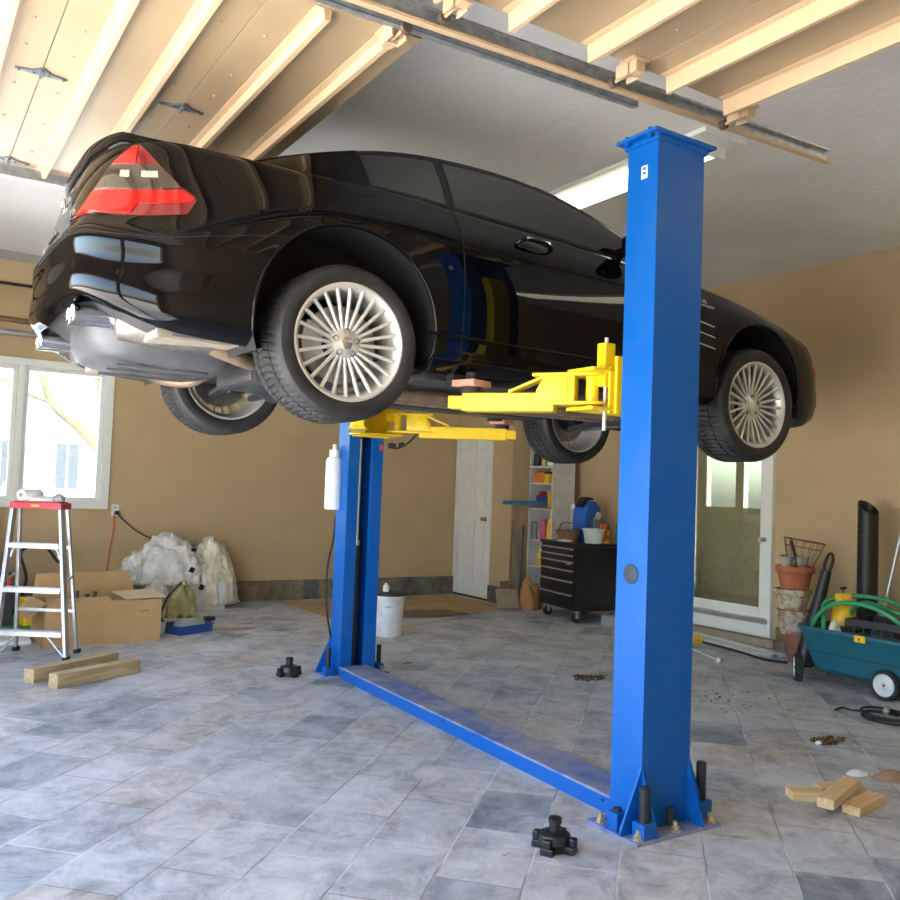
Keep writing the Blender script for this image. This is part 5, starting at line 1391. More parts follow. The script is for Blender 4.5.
# cardboard offcuts and poles leaning by the closet corner
for i, (cx_, cy_, w_, h_, rz, lean, lb) in enumerate(((6.02, 8.06, .26, .24, -.35, -.5, 'grey-brown cardboard piece leaning at the closet corner, the front one'), (6.12, 8.20, .20, .30, .3, -.22, 'brown cardboard piece leaning at the closet corner, the rear upright one'))):
    g = MB(); g.bx(-w_ / 2, w_ / 2, -.006, .006, 0, h_); o = g.build('cardboard_piece', M_('dull_cardboard', (.33, .26, .17), rough=.9), origin=(0, 0, 0)); o.location = (cx_, cy_, .012); o.rotation_euler = (lean, 0, rz); tag(o, lb, 'cardboard')
for i, (x, y, r, m, top, lb) in enumerate(((6.16, 8.24, .013, M_('pole_brown', (.22, .12, .06), rough=.6), 1.02, 'brown wooden pole leaning at the corner beside the shelf unit'), (6.24, 8.18, .011, M_('pole_blue', (.10, .20, .32), rough=.4), .86, 'thin blue-grey pole leaning at the corner beside the shelf unit'), (6.32, 8.23, .013, M_('pole_dark', (.08, .06, .05), rough=.6), .95, 'dark pole leaning at the corner beside the shelf unit'))):
    g = MB(); g.cyl((x - .05, y - .05, .01), (x + .09, 8.345, top), r, n=10); g.cyl((x - .05, y - .05, 0.01), (x - .04, y - .045, .14), r * 2.2, r, n=10); tag(g.build('leaning_pole', m, smooth=40), lb, 'pole')

# ---------------------------------------------------------------- shelf unit
sh = thing('shelf_unit', 'tall narrow white shelf unit standing between the closet block and the black tool chest', 'shelf', (6.47, 8.115, 0))
SY0, SY1, SX = -.235, .215, .33
g = MB(); g.bx(0, SX, SY0, SY0 + .02, 0, 2.12); g.bx(0, SX, SY1 - .02, SY1, 0, 2.12); g.bx(SX - .01, SX, SY0 + .02, SY1 - .02, .0, 2.12); g.build('carcass', M_('shelf_white', (.60, .60, .57), rough=.5), sh)
for z in (.05, .27, .49, .80, 1.17, 1.47, 1.67, 1.90, 2.12): MB().bx(0 + .001, SX - .01, SY0 + .02, SY1 - .02, z - .02, z).build('shelf_board', M_('shelf_white', ()), sh)
MB().bx(.0, .02, SY0 + .02, SY1 - .02, 0, .03).build('plinth', M_('shelf_white', ()), sh)
def bottle(name, label, cat, x, y, z, r, h, m, capm, group=None, neck=.45):
    b = thing(name, label, cat, (x, y, z), group=group)
    g = MB(); g.lathe([(0, 0), (r * .95, 0), (r, r * .1), (r, h * .68), (r * .85, h * .78), (r * neck, h * .86), (r * neck, h * .9), (0, h * .9)], 22); g.build('bottle_body', m, b, smooth=40)
    g = MB(); g.lathe([(0, h * .88), (r * neck * 1.15, h * .88), (r * neck * 1.15, h * .99), (r * neck, h), (0, h)], 18); g.build('cap', capm, b, smooth=40); return b
def ybx(name, label, cat, x, y, z, dx, dy, dz, m, lidm=None, rz=0):
    b = thing(name, label, cat, (x, y, z), (0, 0, rz))
    MB().bx(-dx / 2, dx / 2, -dy / 2, dy / 2, 0, dz * .82).build('box_body', m, b, bevel=min(.006, dx * .1)); MB().bx(-dx / 2 - .002, dx / 2 + .002, -dy / 2 - .002, dy / 2 + .002, dz * .82, dz).build('box_lid', lidm or m, b, bevel=min(.006, dx * .1)); return b
fx0 = 6.53
M_blk = M_black; M_wh = M_('bottle_white', (.72, .74, .72), rough=.35); M_or = M_('orange_plastic', (.75, .22, .03), rough=.5)
ybx('red_box', 'red box on the top shelf of the white shelf unit', 'box', fx0 + .03, 8.20, 1.90, .14, .20, .14, M_redp)
bottle('black_jug', 'black jug with a round white label on the second shelf from the top', 'jug', fx0, 8.25, 1.67, .055, .19, M_blk, M_blk, neck=.5)
bottle('yellow_bottle', 'yellow bottle with a blue cap on the second shelf from the top', 'bottle', fx0 - .01, 8.11, 1.67, .036, .20, M_('oil_yellow', (.75, .50, .10), rough=.4), M_('cap_blue', (.03, .08, .5), rough=.4), neck=.7)
bottle('white_bottle', 'white bottle on the second shelf from the top, right of the yellow bottle', 'bottle', fx0, 7.99, 1.67, .05, .19, M_wh, M_wh, neck=.4)
ybx('orange_box', 'orange box on the third shelf from the top', 'box', fx0 + .03, 8.17, 1.47, .14, .18, .13, M_or)
ybx('yellow_box', 'yellow box with a dark side on the third shelf from the top', 'box', fx0, 8.00, 1.47, .12, .09, .13, M_yel, M_blk)
g = MB(); g.bar((6.05, 8.285, 1.222), (6.60, 8.10, 1.222), .06, .045); tag(g.build('blue_level', M_('level_blue', (.03, .16, .32), rough=.4), bevel=.004), 'flat blue bar sticking out of the middle shelf to the left', 'bar')
g = thing('blue_tool', 'dark blue and red power tool lying on the middle shelf', 'power tool', (6.56, 8.13, 1.250), (0, 0, 1.5))
MB().bx(-.13, .13, -.045, .045, .0, .07).build('tool_body', M_('tool_navy', (.03, .03, .22), rough=.5), g, bevel=.015); MB().cyl((-.13, 0, .035), (-.16, 0, .035), .022, .012).build('tool_nose', M_dsteel, g); MB().bx(.02, .10, -.03, .03, .07, .12).build('tool_battery', M_redp, g, bevel=.008)
g = MB(); g.bx(6.43, 6.60, 7.93, 8.29, 1.1705, 1.185); tag(g.build('red_board', M_('dull_red', (.35, .08, .05), rough=.7)), 'thin dull red board on the middle shelf under the tools', 'board')
ybx('yellow_case', 'upright yellow case at the right end of the middle shelf', 'box', 6.50, 7.94, 1.185, .09, .03, .19, M_yel)
bottle('pink_bottle', 'pinkish red bottle on the fourth shelf from the bottom', 'bottle', fx0, 8.10, .80, .042, .24, M_('pink_plastic', (.65, .10, .18), rough=.4), M_redp, neck=.6)
bottle('yellow_bottle', 'slim yellow bottle right of the pinkish red bottle', 'bottle', fx0 - .01, 7.98, .80, .036, .24, M_yel, M_yel, neck=.5)
g = MB(); 
for a, b in (((6.49, 8.28, .80), (6.49, 8.28, 1.0)), ((6.49, 8.28, 1.0), (6.49, 8.18, 1.0)), ((6.49, 8.18, 1.0), (6.49, 8.18, .80))): g.cyl(a, b, .006, n=8)
tag(g.build('wire_hoop', M_dsteel), 'small dark wire hoop standing on the shelf left of the pinkish red bottle', 'hoop')
bottle('spray_bottle', 'small yellow spray bottle with a white top on the third shelf from the bottom', 'bottle', fx0 - .02, 8.12, .49, .04, .20, M_yel, M_wh, neck=.35)
tag(crumple('brown_bag', M_('orange_brown_bag', (.42, .20, .07), rough=.7), (6.31, 8.07, .0), (.13, .16, .33), 51, 4, .22), 'orange-brown paper bag on the floor before the shelf unit', 'bag')

# ---------------------------------------------------------------- black tool chest
tc = thing('tool_chest', 'black rolling tool chest with silver-edged drawers, standing before the shelf unit', 'tool chest', (6.40, 7.27, 0), (0, 0, math.radians(-10)))
M_chest = M_('chest_black', (.010, .010, .011), rough=.28, var=.1)
hx, hy = .30, .375
g = MB(); g.bx(-hx + .012, hx, -hy, hy, .13, .80); g.build('chest_body', M_chest, tc, bevel=.006)
g = MB(); g.bx(-hx - .01, hx + .01, -hy - .01, hy + .01, .80, .835); g.build('chest_top', M_chest, tc, bevel=.008)
zs = [.15, .30, .44, .555, .645, .715, .785]
for a, b in zip(zs[:-1], zs[1:]):
    g = MB(); g.bx(-hx - .008, -hx + .0115, -hy + .02, hy - .02, a + .004, b - .004); d_ = g.build('drawer', M_chest, tc, bevel=.003)
    g = MB(); g.bx(-hx - .020, -hx - .009, -hy + .03, hy - .03, b - .024, b - .008); g.build('drawer_pull', M_('pull_silver', (.42, .43, .45), rough=.35, metal=.5), d_, bevel=.003)
g = MB(); g.box((-hx - .010, -.24, .615), (.004, .10, .022)); g.build('name_plate', M_('pull_silver', ()), tc)
for x, y in ((-hx + .07, -hy + .07), (-hx + .07, hy - .07), (hx - .07, -hy + .07), (hx - .07, hy - .07)):
    g = MB(); g.box((x, y, .122), (.07, .06, .016)); g.box((x, y - .022, .085), (.035, .005, .075)); g.box((x, y + .022, .085), (.035, .005, .075)); cc = g.build('caster', M_steel, tc, bevel=.002)
    g = MB(); g.cyl((x, y - .018, .05), (x, y + .018, .05), .05, n=24); g.build('caster_wheel', M_rubber, cc, smooth=40)
TM = Matrix.Translation((6.40, 7.27, .8355)) @ Matrix.Rotation(math.radians(-10), 4, 'Z')
def TC(x, y, z=0): return TM @ Vector((x, y, z))
# blue bench machine
p = Vector((6.54, 7.35, .8355)); bl = thing('blue_machine', 'rounded blue bench machine standing at the back of the black tool chest', 'machine', p, (0, 0, .2)); bl.scale = (1.25, 1.3, 1.42)
M_bm = M_('machine_blue', (.01, .12, .50), rough=.35)
g = MB(); Mx = Matrix(((1, 0, 0, 0), (0, 0, 1, 0), (0, 1, 0, 0), (0, 0, 0, 1)))
prof = [(-.13, .0), (.15, 0), (.15, .035), (.11, .05), (.13, .12), (.125, .20), (.09, .27), (.03, .31), (-.04, .315), (-.10, .28), (-.125, .2), (-.13, .1)]
g.prism(prof, -.07, .07, Mx); g.build('machine_body', M_bm, bl, bevel=.02, seg=3)
g = MB(); g.prism([(-.11, .26), (-.05, .32), (.03, .318), (.04, .335), (-.05, .345), (-.14, .28)], -.04, .04, Mx); g.build('top_handle', M_black, bl, bevel=.008)
g = MB(); g.box((.04, -.073, .13), (.10, .012, .12)); g.build('machine_panel', M_('greenish_grey', (.22, .30, .27), rough=.5), bl, bevel=.006)
g = MB(); g.cyl((.04, -.08, .20), (.04, -.095, .20), .03, n=20); g.build('machine_dial', M_('pale_plastic', ()), bl, smooth=40)
b = bottle('clear_bottle', 'clear bottle with a white cap standing left of the blue machine', 'bottle', 6.52, 7.56, .8355, .055, .40, M_('clear_grey', (.42, .42, .38), rough=.15), M_wh, neck=.5)
p = Vector((6.25, 7.33, .8355)); bs = thing('basket', 'brown basket full of small things on the near left of the tool chest top', 'basket', p)
g = MB(); g.lathe([(0, 0), (.09, 0), (.125, .11), (.130, .11), (.130, .118), (.120, .118), (.086, .008), (0, .008)], 28, Matrix.Diagonal((1, 1.25, 1, 1))); g.build('basket_bowl', M_('wicker', (.22, .12, .06), rough=.8, var=.4, scale=50, bump=.5), bs, smooth=40)
g = MB(); g.tube(curve_pts([(0, -.15, .11), (0, -.10, .19), (0, .10, .19), (0, .15, .11)], 20), .007, 8); g.build('basket_handle', M_('wicker', ()), bs, smooth=50)
for i, (x, y, m, sz) in enumerate(((-.04, .05, 'orange_plastic', .04), (.03, -.04, 'wicker', .045), (-.03, -.06, 'dull_red', .04), (.04, .05, 'tool_brown', .045))):
    o = crumple('small_ball', bpy.data.materials[m], p + Vector((x, y, .045 + sz * .6)), (sz, sz, sz), 60 + i, 3, .15, cut=False); tag(o, ('small lumpy thing in the brown basket on the tool chest'), 'odds and ends', 'small things in the basket')
wb = thing('white_tub', 'pale green-white tub on the near right of the tool chest top', 'tub', Vector((6.31, 6.985, .8355)))
g = MB(); g.lathe([(0, 0), (.085, 0), (.088, .004), (.112, .13), (.122, .134), (.124, .155), (.116, .155), (.108, .135), (.083, .008), (0, .008)], 32); g.build('tub_body', M_('tub_pale', (.55, .64, .60), rough=.4), wb, smooth=40)
g = MB(); g.lathe([(0, .143), (.112, .143)], 28); g.build('tub_contents', M_('tub_white', (.6, .62, .6), rough=.8), wb)
rl = thing('cord_reel', 'orange extension cord reel on the tool chest, behind the pale tub', 'cord reel', Vector((6.47, 7.00, .8355)), (0, 0, .6))
for k in range(7):
    g = MB(); g.tube([((.075 + .006 * (k % 3)) * math.cos(a * PI / 14), -.04 + .013 * k, .105 + (.085 + .006 * (k % 3)) * math.sin(a * PI / 14)) for a in range(28)], .0075, 6, closed=True); g.build('cord_turn', M_('orange_cord', ()) if k % 3 else M_redp, rl, smooth=60)
g = MB(); g.cyl((0, -.05, .11), (0, .05, .11), .04, n=20); g.bx(-.05, .05, -.05, .05, 0, .05); g.build('reel_core', M_yel, rl, smooth=40)
g = MB(); g.bx(-.012, .012, -.05, .05, .0, .20); o = g.build('green_folder', M_grn, origin=(0, 0, 0), bevel=.002); o.location = Vector((6.64, 6.93, .8355)); o.rotation_euler = (0, 0, 1.25); tag(o, 'upright green folder at the right edge of the tool chest top', 'folder')
o = crumple('white_paper', M_('white_paper', ()), TC(-.22, -.02, .001), (.08, .10, .022), 71, 3, .2); tag(o, 'crumpled white paper on the front edge of the tool chest top', 'paper')
tag(MB().bx(6.28, 6.74, 6.45, 6.80, 0, .11).build('grey_step', M_('step_grey', (.30, .31, .32), rough=.7), bevel=.008), 'low grey block on the floor right of the black tool chest', 'block')

# ---------------------------------------------------------------- strips and stick on the floor by the glass door
for i, (a, b, w_, z, m, lb) in enumerate((((6.82, 6.05), (6.62, 4.85), .07, .0, M_white, 'white trim strip on the floor below the glass door, nearest the wall'), ((6.72, 6.0), (6.50, 4.88), .06, .0, M_('strip_cream', (.62, .60, .52), rough=.5), 'cream trim strip on the floor below the glass door, the middle one'), ((6.60, 5.95), (6.38, 4.92), .05, .0, M_white, 'narrow white trim strip on the floor below the glass door, farthest from the wall'))):
    g = MB(); A = Vector((*a, .012)); B = Vector((*b, .012)); g.bar(A, B, w_, .024); tag(g.build('trim_strip', m, bevel=.003), lb, 'trim strip')
g = MB(); g.tube(curve_pts([(6.50, 5.9, .012), (6.44, 5.4, .012), (6.38, 5.1, .012), (6.30, 4.8, .012), (6.36, 4.62, .012)], 30), .011, 8); tag(g.build('black_hose', M_rubber, smooth=50), 'thin black hose on the floor along the trim strips', 'hose')
g = MB(); g.bar((6.62, 4.98, .026), (6.52, 4.86, .026), .10, .003); tag(g.build('paper_label', M_('label_paper', (.66, .68, .78), rough=.6)), 'pale paper label stuck on the cream trim strip', 'label')
g = MB(); g.prism([(-.07, -.05), (.06, -.06), (.08, .02), (.0, .06), (-.06, .04)], 0, .06, Matrix.Translation((6.42, 5.68, 0)) @ Matrix.Rotation(.3, 4, 'X')); tag(g.build('yellow_wedge', M_yel, bevel=.008), 'yellow wedge on the floor just right of the near blue post', 'wedge')
g = MB(); g.cyl((6.06, 5.38, .016), (5.84, 4.91, .02), .006, n=8); g.lathe([(0, -.022), (.014, -.018), (.022, 0), (.014, .018), (0, .022)], 16, Matrix.Translation((5.83, 4.89, .022))); tag(g.build('white_stick', M_wh, smooth=50), 'thin white stick with a round white knob on the floor before the trim strips', 'stick')

# ---------------------------------------------------------------- stack of flower pots with wire basket
px_, py_ = 6.50, 4.665
def pot(z, r, h, m, label, flip=False, dx=0, dy=0, tilt=0):
    b = thing('flower_pot', label, 'flower pot', (px_ + dx, py_ + dy, z), (tilt, 0, 0), 'stacked flower pots')
    pr = [(0, 0), (r * .68, 0), (r * .72, .004), (r * .90, h * .72), (r, h * .72), (r * 1.02, h * .74), (r * 1.02, h * .98), (r, h), (r * .92, h), (r * .90, h * .75), (r * .66, .012), (0, .012)]
    if flip: pr = [(q, h - z_) for q, z_ in pr]
    g = MB(); g.lathe(pr, 36); g.build('pot_wall', m, b, smooth=35)
    g = MB(); zz = h * .745 if not flip else h * .25
    g.lathe([(r * 1.02, zz - .004), (r * 1.045, zz), (r * 1.045, zz + .008), (r * 1.02, zz + .012)], 36); g.build('pot_rim', m, b, smooth=35)
    return b
M_terra = M_('terracotta', (.42, .13, .06), rough=.8, var=.1, scale=6)
def mossy(name, a, b_):
    m, nt, b = new_mat(name); tc_ = N(nt, 'ShaderNodeTexCoord'); nz = N(nt, 'ShaderNodeTexNoise'); nz.inputs['Scale'].default_value = 16; nz.inputs['Detail'].default_value = 6
    nt.links.new(tc_.outputs['Object'], nz.inputs['Vector']); r = N(nt, 'ShaderNodeValToRGB'); r.color_ramp.elements[0].position = .42; r.color_ramp.elements[1].position = .56
    r.color_ramp.elements[0].color = (*a, 1); r.color_ramp.elements[1].color = (*b_, 1); nt.links.new(nz.outputs['Fac'], r.inputs['Fac']); nt.links.new(r.outputs['Color'], b.inputs['Base Color']); b.inputs['Roughness'].default_value = .9; return m
pot(0, .125, .235, M_('maroon_pot', (.25, .10, .08), rough=.85, var=.2, scale=14), 'dull maroon flower pot at the bottom of the stack', dx=.04, dy=-.03)
pot(.235, .145, .205, mossy('stained_pot', (.34, .17, .10), (.48, .42, .34)), 'stained terracotta flower pot, second from the bottom of the stack', dx=.0, dy=.0)
pot(.44, .150, .175, mossy('whitish_pot', (.38, .22, .12), (.52, .50, .38)), 'whitish weathered flower pot under the clean red one', dx=-.01, dy=.01)
pot(.615, .155, .195, M_terra, 'clean red terracotta flower pot on top of the stack', dx=.0, dy=-.0)
wbk = thing('wire_basket', 'tilted rusty wire basket sitting in the red terracotta pot', 'wire basket', (px_ - .0, py_ - .03, .70), (.0, .16, -.5))
M_wire = M_('rusty_wire', (.16, .09, .05), rough=.7, metal=.3)
def ring(g, r, z, rad=.003, sx=1., sy=1.): g.tube([(sx * r * math.cos(a * PI / 18), sy * r * math.sin(a * PI / 18), z) for a in range(36)], rad, 6, closed=True)
g = MB(); ring(g, .165, .33, .0045); ring(g, .15, .27, .0025); ring(g, .10, .12, .0025); ring(g, .075, .0, .003)
for k in range(16):
    a = 2 * PI * k / 16; g.tube([(.075 * math.cos(a), .075 * math.sin(a), 0), (.10 * math.cos(a), .10 * math.sin(a), .12), (.15 * math.cos(a), .15 * math.sin(a), .27), (.165 * math.cos(a), .165 * math.sin(a), .33)], .0022, 5)
g.build('basket_wires', M_wire, wbk)
g = MB(); g.bar((-.10, .02, .33), (.03, -.03, .05), .05, .01, up=(0, 1, 0)); tag(g.build('slate_offcut', M_('dark_slate', (.10, .08, .07), rough=.8)), 'dark narrow offcut standing in the wire basket', 'offcut')
bpy.context.view_layer.update()
ow = [o for o in bpy.data.objects if o.name.startswith('slate_offcut')][0]; ow.location = (px_ - .03, py_ - .02, .73); ow.rotation_euler = (0, .1, .3)
for i, (dx, dy, z) in enumerate(((-.055, .045, .73), (.05, -.03, .73))):
    g = MB(); g.lathe([(0, 0), (.038, 0), (.055, .15), (.058, .15), (.058, .165), (.05, .165), (.034, .008), (0, .008)], 24); o = g.build('grey_pot', M_('grey_pot', (.36, .35, .31), rough=.85, var=.15), origin=(0, 0, 0), smooth=40); o.location = (px_ + dx, py_ + dy, z); o.rotation_euler = (.1, -.1, 0)
    tag(o, ('small grey pot in the wire basket, the left one' if i == 0 else 'small grey pot in the wire basket, the right one'), 'flower pot', 'small grey pots in the wire basket')

# ---------------------------------------------------------------- teal wagon and its load
wg = thing('garden_wagon', 'teal plastic garden wagon with white-hubbed wheels at the right edge', 'wagon', (6.14, 3.72, 0))
M_teal = M_('teal_plastic', (.010, .115, .165), rough=.42, var=.06)
def loop_(x0, x1, y0, y1, z, r=.06, n=6, front_lift=0):
    pts = []
    for cx_, cy_, a0 in ((x1 - r, y1 - r, 0), (x0 + r, y1 - r, PI / 2), (x0 + r, y0 + r, PI), (x1 - r, y0 + r, 3 * PI / 2)):
        for i in range(n + 1):
            a = a0 + PI / 2 * i / n; pts.append((cx_ + r * math.cos(a), cy_ + r * math.sin(a), z))
    return pts
secs = [(-.20, .20, -.44, .30, .09, .05), (-.235, .235, -.50, .36, .12, .07), (-.255, .255, -.53, .41, .24, .07), (-.27, .27, -.56, .46, .37, .08), (-.285, .285, -.575, .49, .39, .08), (-.285, .285, -.575, .49, .415, .08), (-.255, .255, -.545, .455, .415, .07), (-.24, .24, -.50, .37, .25, .06), (-.22, .22, -.47, .33, .14, .05)]
V = []; F = []; m0 = None
for s_ in secs:
    lp = loop_(*s_[:5], r=s_[5]); m0 = len(lp)
    for (x, y, z) in lp:
        zz = z + (.015 * max(0, (y - .25) / .35) ** 1.5 if z > .3 else 0)
        V.append((x, y, zz))
for i in range(len(secs) - 1):
    for j in range(m0): F.append((i * m0 + j, i * m0 + (j + 1) % m0, (i + 1) * m0 + (j + 1) % m0, (i + 1) * m0 + j))
F.append(tuple(range(m0))[::-1]); F.append(tuple((len(secs) - 1) * m0 + j for j in range(m0)))
g = MB(); g.add(V, F); g.build('wagon_tub', M_teal, wg, smooth=35)
for y in (-.38, -.06, .22):
    g = MB(); g.prism([(.022, .13), (-.010, .37), (.0, .385), (.05, .385), (.05, .13)], y - .008, y + .008, Matrix.Translation((-.262, 0, 0)) @ Matrix(((1, 0, 0, 0), (0, 0, 1, 0), (0, 1, 0, 0), (0, 0, 0, 1)))); g.build('tub_rib', M_teal, wg)
g = MB(); g.bar((-.262, -.50, .245), (-.262, .38, .245), .006, .010); g.build('tub_groove', M_('teal_dark', (.006, .05, .08), rough=.5), wg)
g = MB(); g.box((-.292, -.06, .392), (.02, .085, .05)); lt = g.build('latch', M_yel, wg, bevel=.012); g = MB(); g.cyl((-.302, -.06, .392), (-.306, -.06, .392), .008, n=12); g.build('latch_screw', M_redp, lt)
def wagon_wheel(x, y, r, rz, sgn=-1):
    Mw = Matrix.Translation((x, y, r)) @ Matrix.Rotation(rz, 4, 'Z') @ Matrix.Rotation(-PI / 2, 4, 'Y')
    g = MB(); g.lathe([(r * .74, .026), (r * .9, .03), (r * .98, .022), (r, .0), (r * .98, -.022), (r * .9, -.03), (r * .74, -.026)], 40, Mw, closed=True); w_ = g.build('wheel', M_rubber, wg, smooth=40)
    g = MB(); g.lathe([(0, .020), (r * .2, .022), (r * .3, .016), (r * .62, .016), (r * .74, .026), (r * .76, .0), (r * .74, -.026), (0, -.02)], 36, Mw); g.build('wheel_hub', M_wh, w_, smooth=35)
    g = MB(); g.lathe([(0, .028), (r * .09, .026), (r * .09, .018)], 14, Mw); g.build('hub_cap', M_redp, w_, smooth=40)
wagon_wheel(-.265, -.24, .105, 0); wagon_wheel(.265, -.24, .105, PI); wagon_wheel(-.30, .43, .105, -.85); wagon_wheel(.20, .50, .105, PI - .85)
g = MB(); g.cyl((-.24, -.24, .105), (.24, -.24, .105), .012, n=10); g.build('axle', M_dsteel, wg)
g = MB(); g.cyl((-.28, .43, .105), (.18, .48, .105), .012, n=10); g.build('axle', M_dsteel, wg)
# load of the wagon
WB = Vector((6.14, 3.72, 0))
cr_ = thing('black_crate', 'black slatted plastic crate in the teal wagon', 'crate', WB + Vector((-.01, -.16, .152)), (0, 0, .06))
g = MB(); X_, Y_, Hc = .19, .27, .36
for z in (.02, .10, .18, .26, .34):
    for (a, b) in (((-X_, -Y_), (X_, -Y_)), ((X_, -Y_), (X_, Y_)), ((X_, Y_), (-X_, Y_)), ((-X_, Y_), (-X_, -Y_))): g.bar((*a, z), (*b, z), .010, .022 if z < .3 else .05)
for k in range(9):
    t_ = -1 + 2 * k / 8
    for s in (-1, 1): g.bar((t_ * X_, s * Y_, 0), (t_ * X_, s * Y_, Hc), .010, .010, up=(0, 1, 0)); g.bar((s * X_, t_ * Y_, 0), (s * X_, t_ * Y_, Hc), .010, .010, up=(0, 1, 0))
g.build('crate_lattice', M_black, cr_)
MB().bx(-X_, X_, -Y_, Y_, -.0, .008).build('crate_floor', M_black, cr_)
o = crumple('black_foliage_net', M_black, WB + Vector((.0, -.17, .162)), (.15, .22, .30), 81, 4, .35, 4); tag(o, 'bundled black netting filling the crate in the teal wagon', 'netting')
g = MB(); pts = []
for k in range(3):
    for a in range(0, 14):
        th = PI * .95 - a / 13 * PI * 1.9
        pts.append((WB.x - .16 + .05 * k + .03 * math.sin(th * 2), WB.y - .02 + (.33 - .03 * k) * math.cos(th) * 1.0, .50 + .03 * k + .13 * max(-.5, math.sin(th))))
pts = [(6.02, 4.16, .24), (6.0, 4.14, .42), (5.98, 4.02, .56), (5.97, 3.82, .625), (5.98, 3.60, .60), (6.02, 3.42, .50), (6.16, 3.36, .46), (6.28, 3.48, .55), (6.30, 3.72, .64), (6.26, 3.98, .645), (6.14, 4.13, .585), (6.03, 4.07, .46), (6.0, 4.03, .33), (6.1, 3.98, .25), (6.2, 3.99, .40), (6.18, 3.93, .55), (6.12, 3.78, .625), (6.1, 3.58, .59), (6.15, 3.45, .55)]
g.tube(curve_pts(pts, 120), .0165, 10); tag(g.build('garden_hose', M_('hose_green', (.04, .32, .14), rough=.45), smooth=60), 'thick green garden hose looped over the crate in the teal wagon', 'hose')
sp = thing('pump_sprayer', 'yellow pump sprayer standing in the front of the teal wagon', 'sprayer', (6.20, 4.02, .155), (0, 0, 0)); sp.scale = (1., 1., 1.12)
g = MB(); g.lathe([(0, 0), (.078, 0), (.085, .01), (.085, .30), (.07, .35), (.04, .37), (.036, .40), (0, .40)], 28); g.build('sprayer_tank', M_yel, sp, smooth=40)
g = MB(); g.lathe([(.04, .395), (.055, .40), (.062, .415), (.062, .44), (.05, .45), (0, .455)], 24); g.build('sprayer_collar', M_yel, sp, smooth=40); g = MB(); g.cyl((0, 0, .45), (0, 0, .49), .008, n=8); g.cyl((-.03, .0, .49), (.03, .0, .49), .009, n=10); g.build('pump_handle', M_black, sp, smooth=40)
g = MB(); g.lathe([(.0858, .19), (.0868, .195), (.0868, .235), (.0858, .24)], 28); g.build('sprayer_label', M_('label_navy', (.05, .07, .16), rough=.5), sp); g = MB(); g.lathe([(.0858, .08), (.0868, .085), (.0868, .18), (.0858, .185)], 28); g.build('sprayer_label', M_('label_pale', (.65, .68, .6), rough=.5), sp)
o = crumple('white_sack', M_('white_paper', ()), (6.00, 3.96, .155), (.09, .08, .30), 85, 4, .2); tag(o, 'folded white sack leaning in the front corner of the teal wagon', 'sack')
# black blower nozzle with a loop handle leaning between pots and wagon
bn = thing('leaf_blower_tube', 'tapered black blower tube with a loop handle, leaning between the flower pots and the wagon', 'blower tube', (6.36, 4.40, 0))
q0, q1 = Vector((-.02, .06, .03)), Vector((.10, -.06, .80))
g = MB(); dd_ = (q1 - q0).normalized(); 
g.tube([q0, q0 + (q1 - q0) * .25, q0 + (q1 - q0) * .7, q1], [.075, .068, .048, .040], 20); g.build('tube', M_black, bn, smooth=50)
g = MB(); u_ = Vector((-.5, .6, .1)).normalized(); c_ = q1 + dd_ * .06; g.tube([c_ + (Vector((-.3, -.85, 0)).normalized() * math.cos(a * PI / 12) * .045 + dd_ * math.sin(a * PI / 12) * .085) for a in range(24)], .012, 8, closed=True); g.build('loop_handle', M_black, bn, smooth=50)
# corrugated drainage pipe standing against the wall
dp = thing('drain_pipe', 'tall black corrugated drain pipe standing open-ended behind the teal wagon', 'pipe', (6.58, 4.06, 0), (-.02, .03, 0))
g = MB(); prof = []; n_ = 58
for i in range(n_ + 1):
    z = 1.33 * i / n_; prof += [(.076 + (.0035 if i % 2 else 0), z)]
prof += [(.072, 1.33), (.070, 1.0), (.070, .01)]
g.lathe(prof, 32)
Mz = Matrix.Identity(4)
for i, v in enumerate(g.v):
    if v.z > 1.1: g.v[i] = Vector((v.x, v.y, v.z + (.54 * v.x + .84 * v.y - .3 * (.84 * v.x - .54 * v.y)) * .75 * (v.z - 1.1) / .23))
g.build('pipe_wall', M_('pipe_black', (.010, .010, .010), rough=.5), dp, smooth=30)
g = MB(); g.cyl((6.47, 3.97, .02), (6.58, 3.66, 1.75), .013, n=12); tag(g.build('metal_pole', M_alu, smooth=40), 'slim silver pole leaning behind the wagon at the right edge', 'pole')
g = MB(); g.tube(curve_pts([(6.55, 3.70, .62), (6.62, 3.55, .70), (6.70, 3.3, .82)], 12), .010, 8); tag(g.build('brown_stick', M_('pole_brown', ()), smooth=50), 'short brown stick behind the teal wagon, beside the silver pole', 'stick')
# coil of cable and a black tool at the right edge
g = MB(); pts = []
for k in range(96):
    a = k / 96 * 2 * PI * 4; r = .125 + .012 * math.sin(a * .37) ; pts.append((5.36 + r * math.cos(a) * 1.0, 3.16 + r * math.sin(a) * 1.15, .012 + .009 * (k // 24) + .004 * math.sin(a * 1.3)))
pts += [(5.30, 3.36, .02), (5.34, 3.46, .012), (5.24, 3.44, .012)]
g.tube(pts, .0075, 6); tag(g.build('cable_coil', M_rubber, smooth=60), 'coil of black cable on the floor before the teal wagon', 'cable')
g = MB(); g.cyl((5.42, 3.20, .055), (5.34, 3.16, .055), .018, n=12); g.cyl((5.34, 3.16, .055), (5.31, 3.14, .05), .009, n=8); tag(g.build('cable_plug', M_steel, smooth=40), 'metal plug lying on the coil of black cable', 'plug')

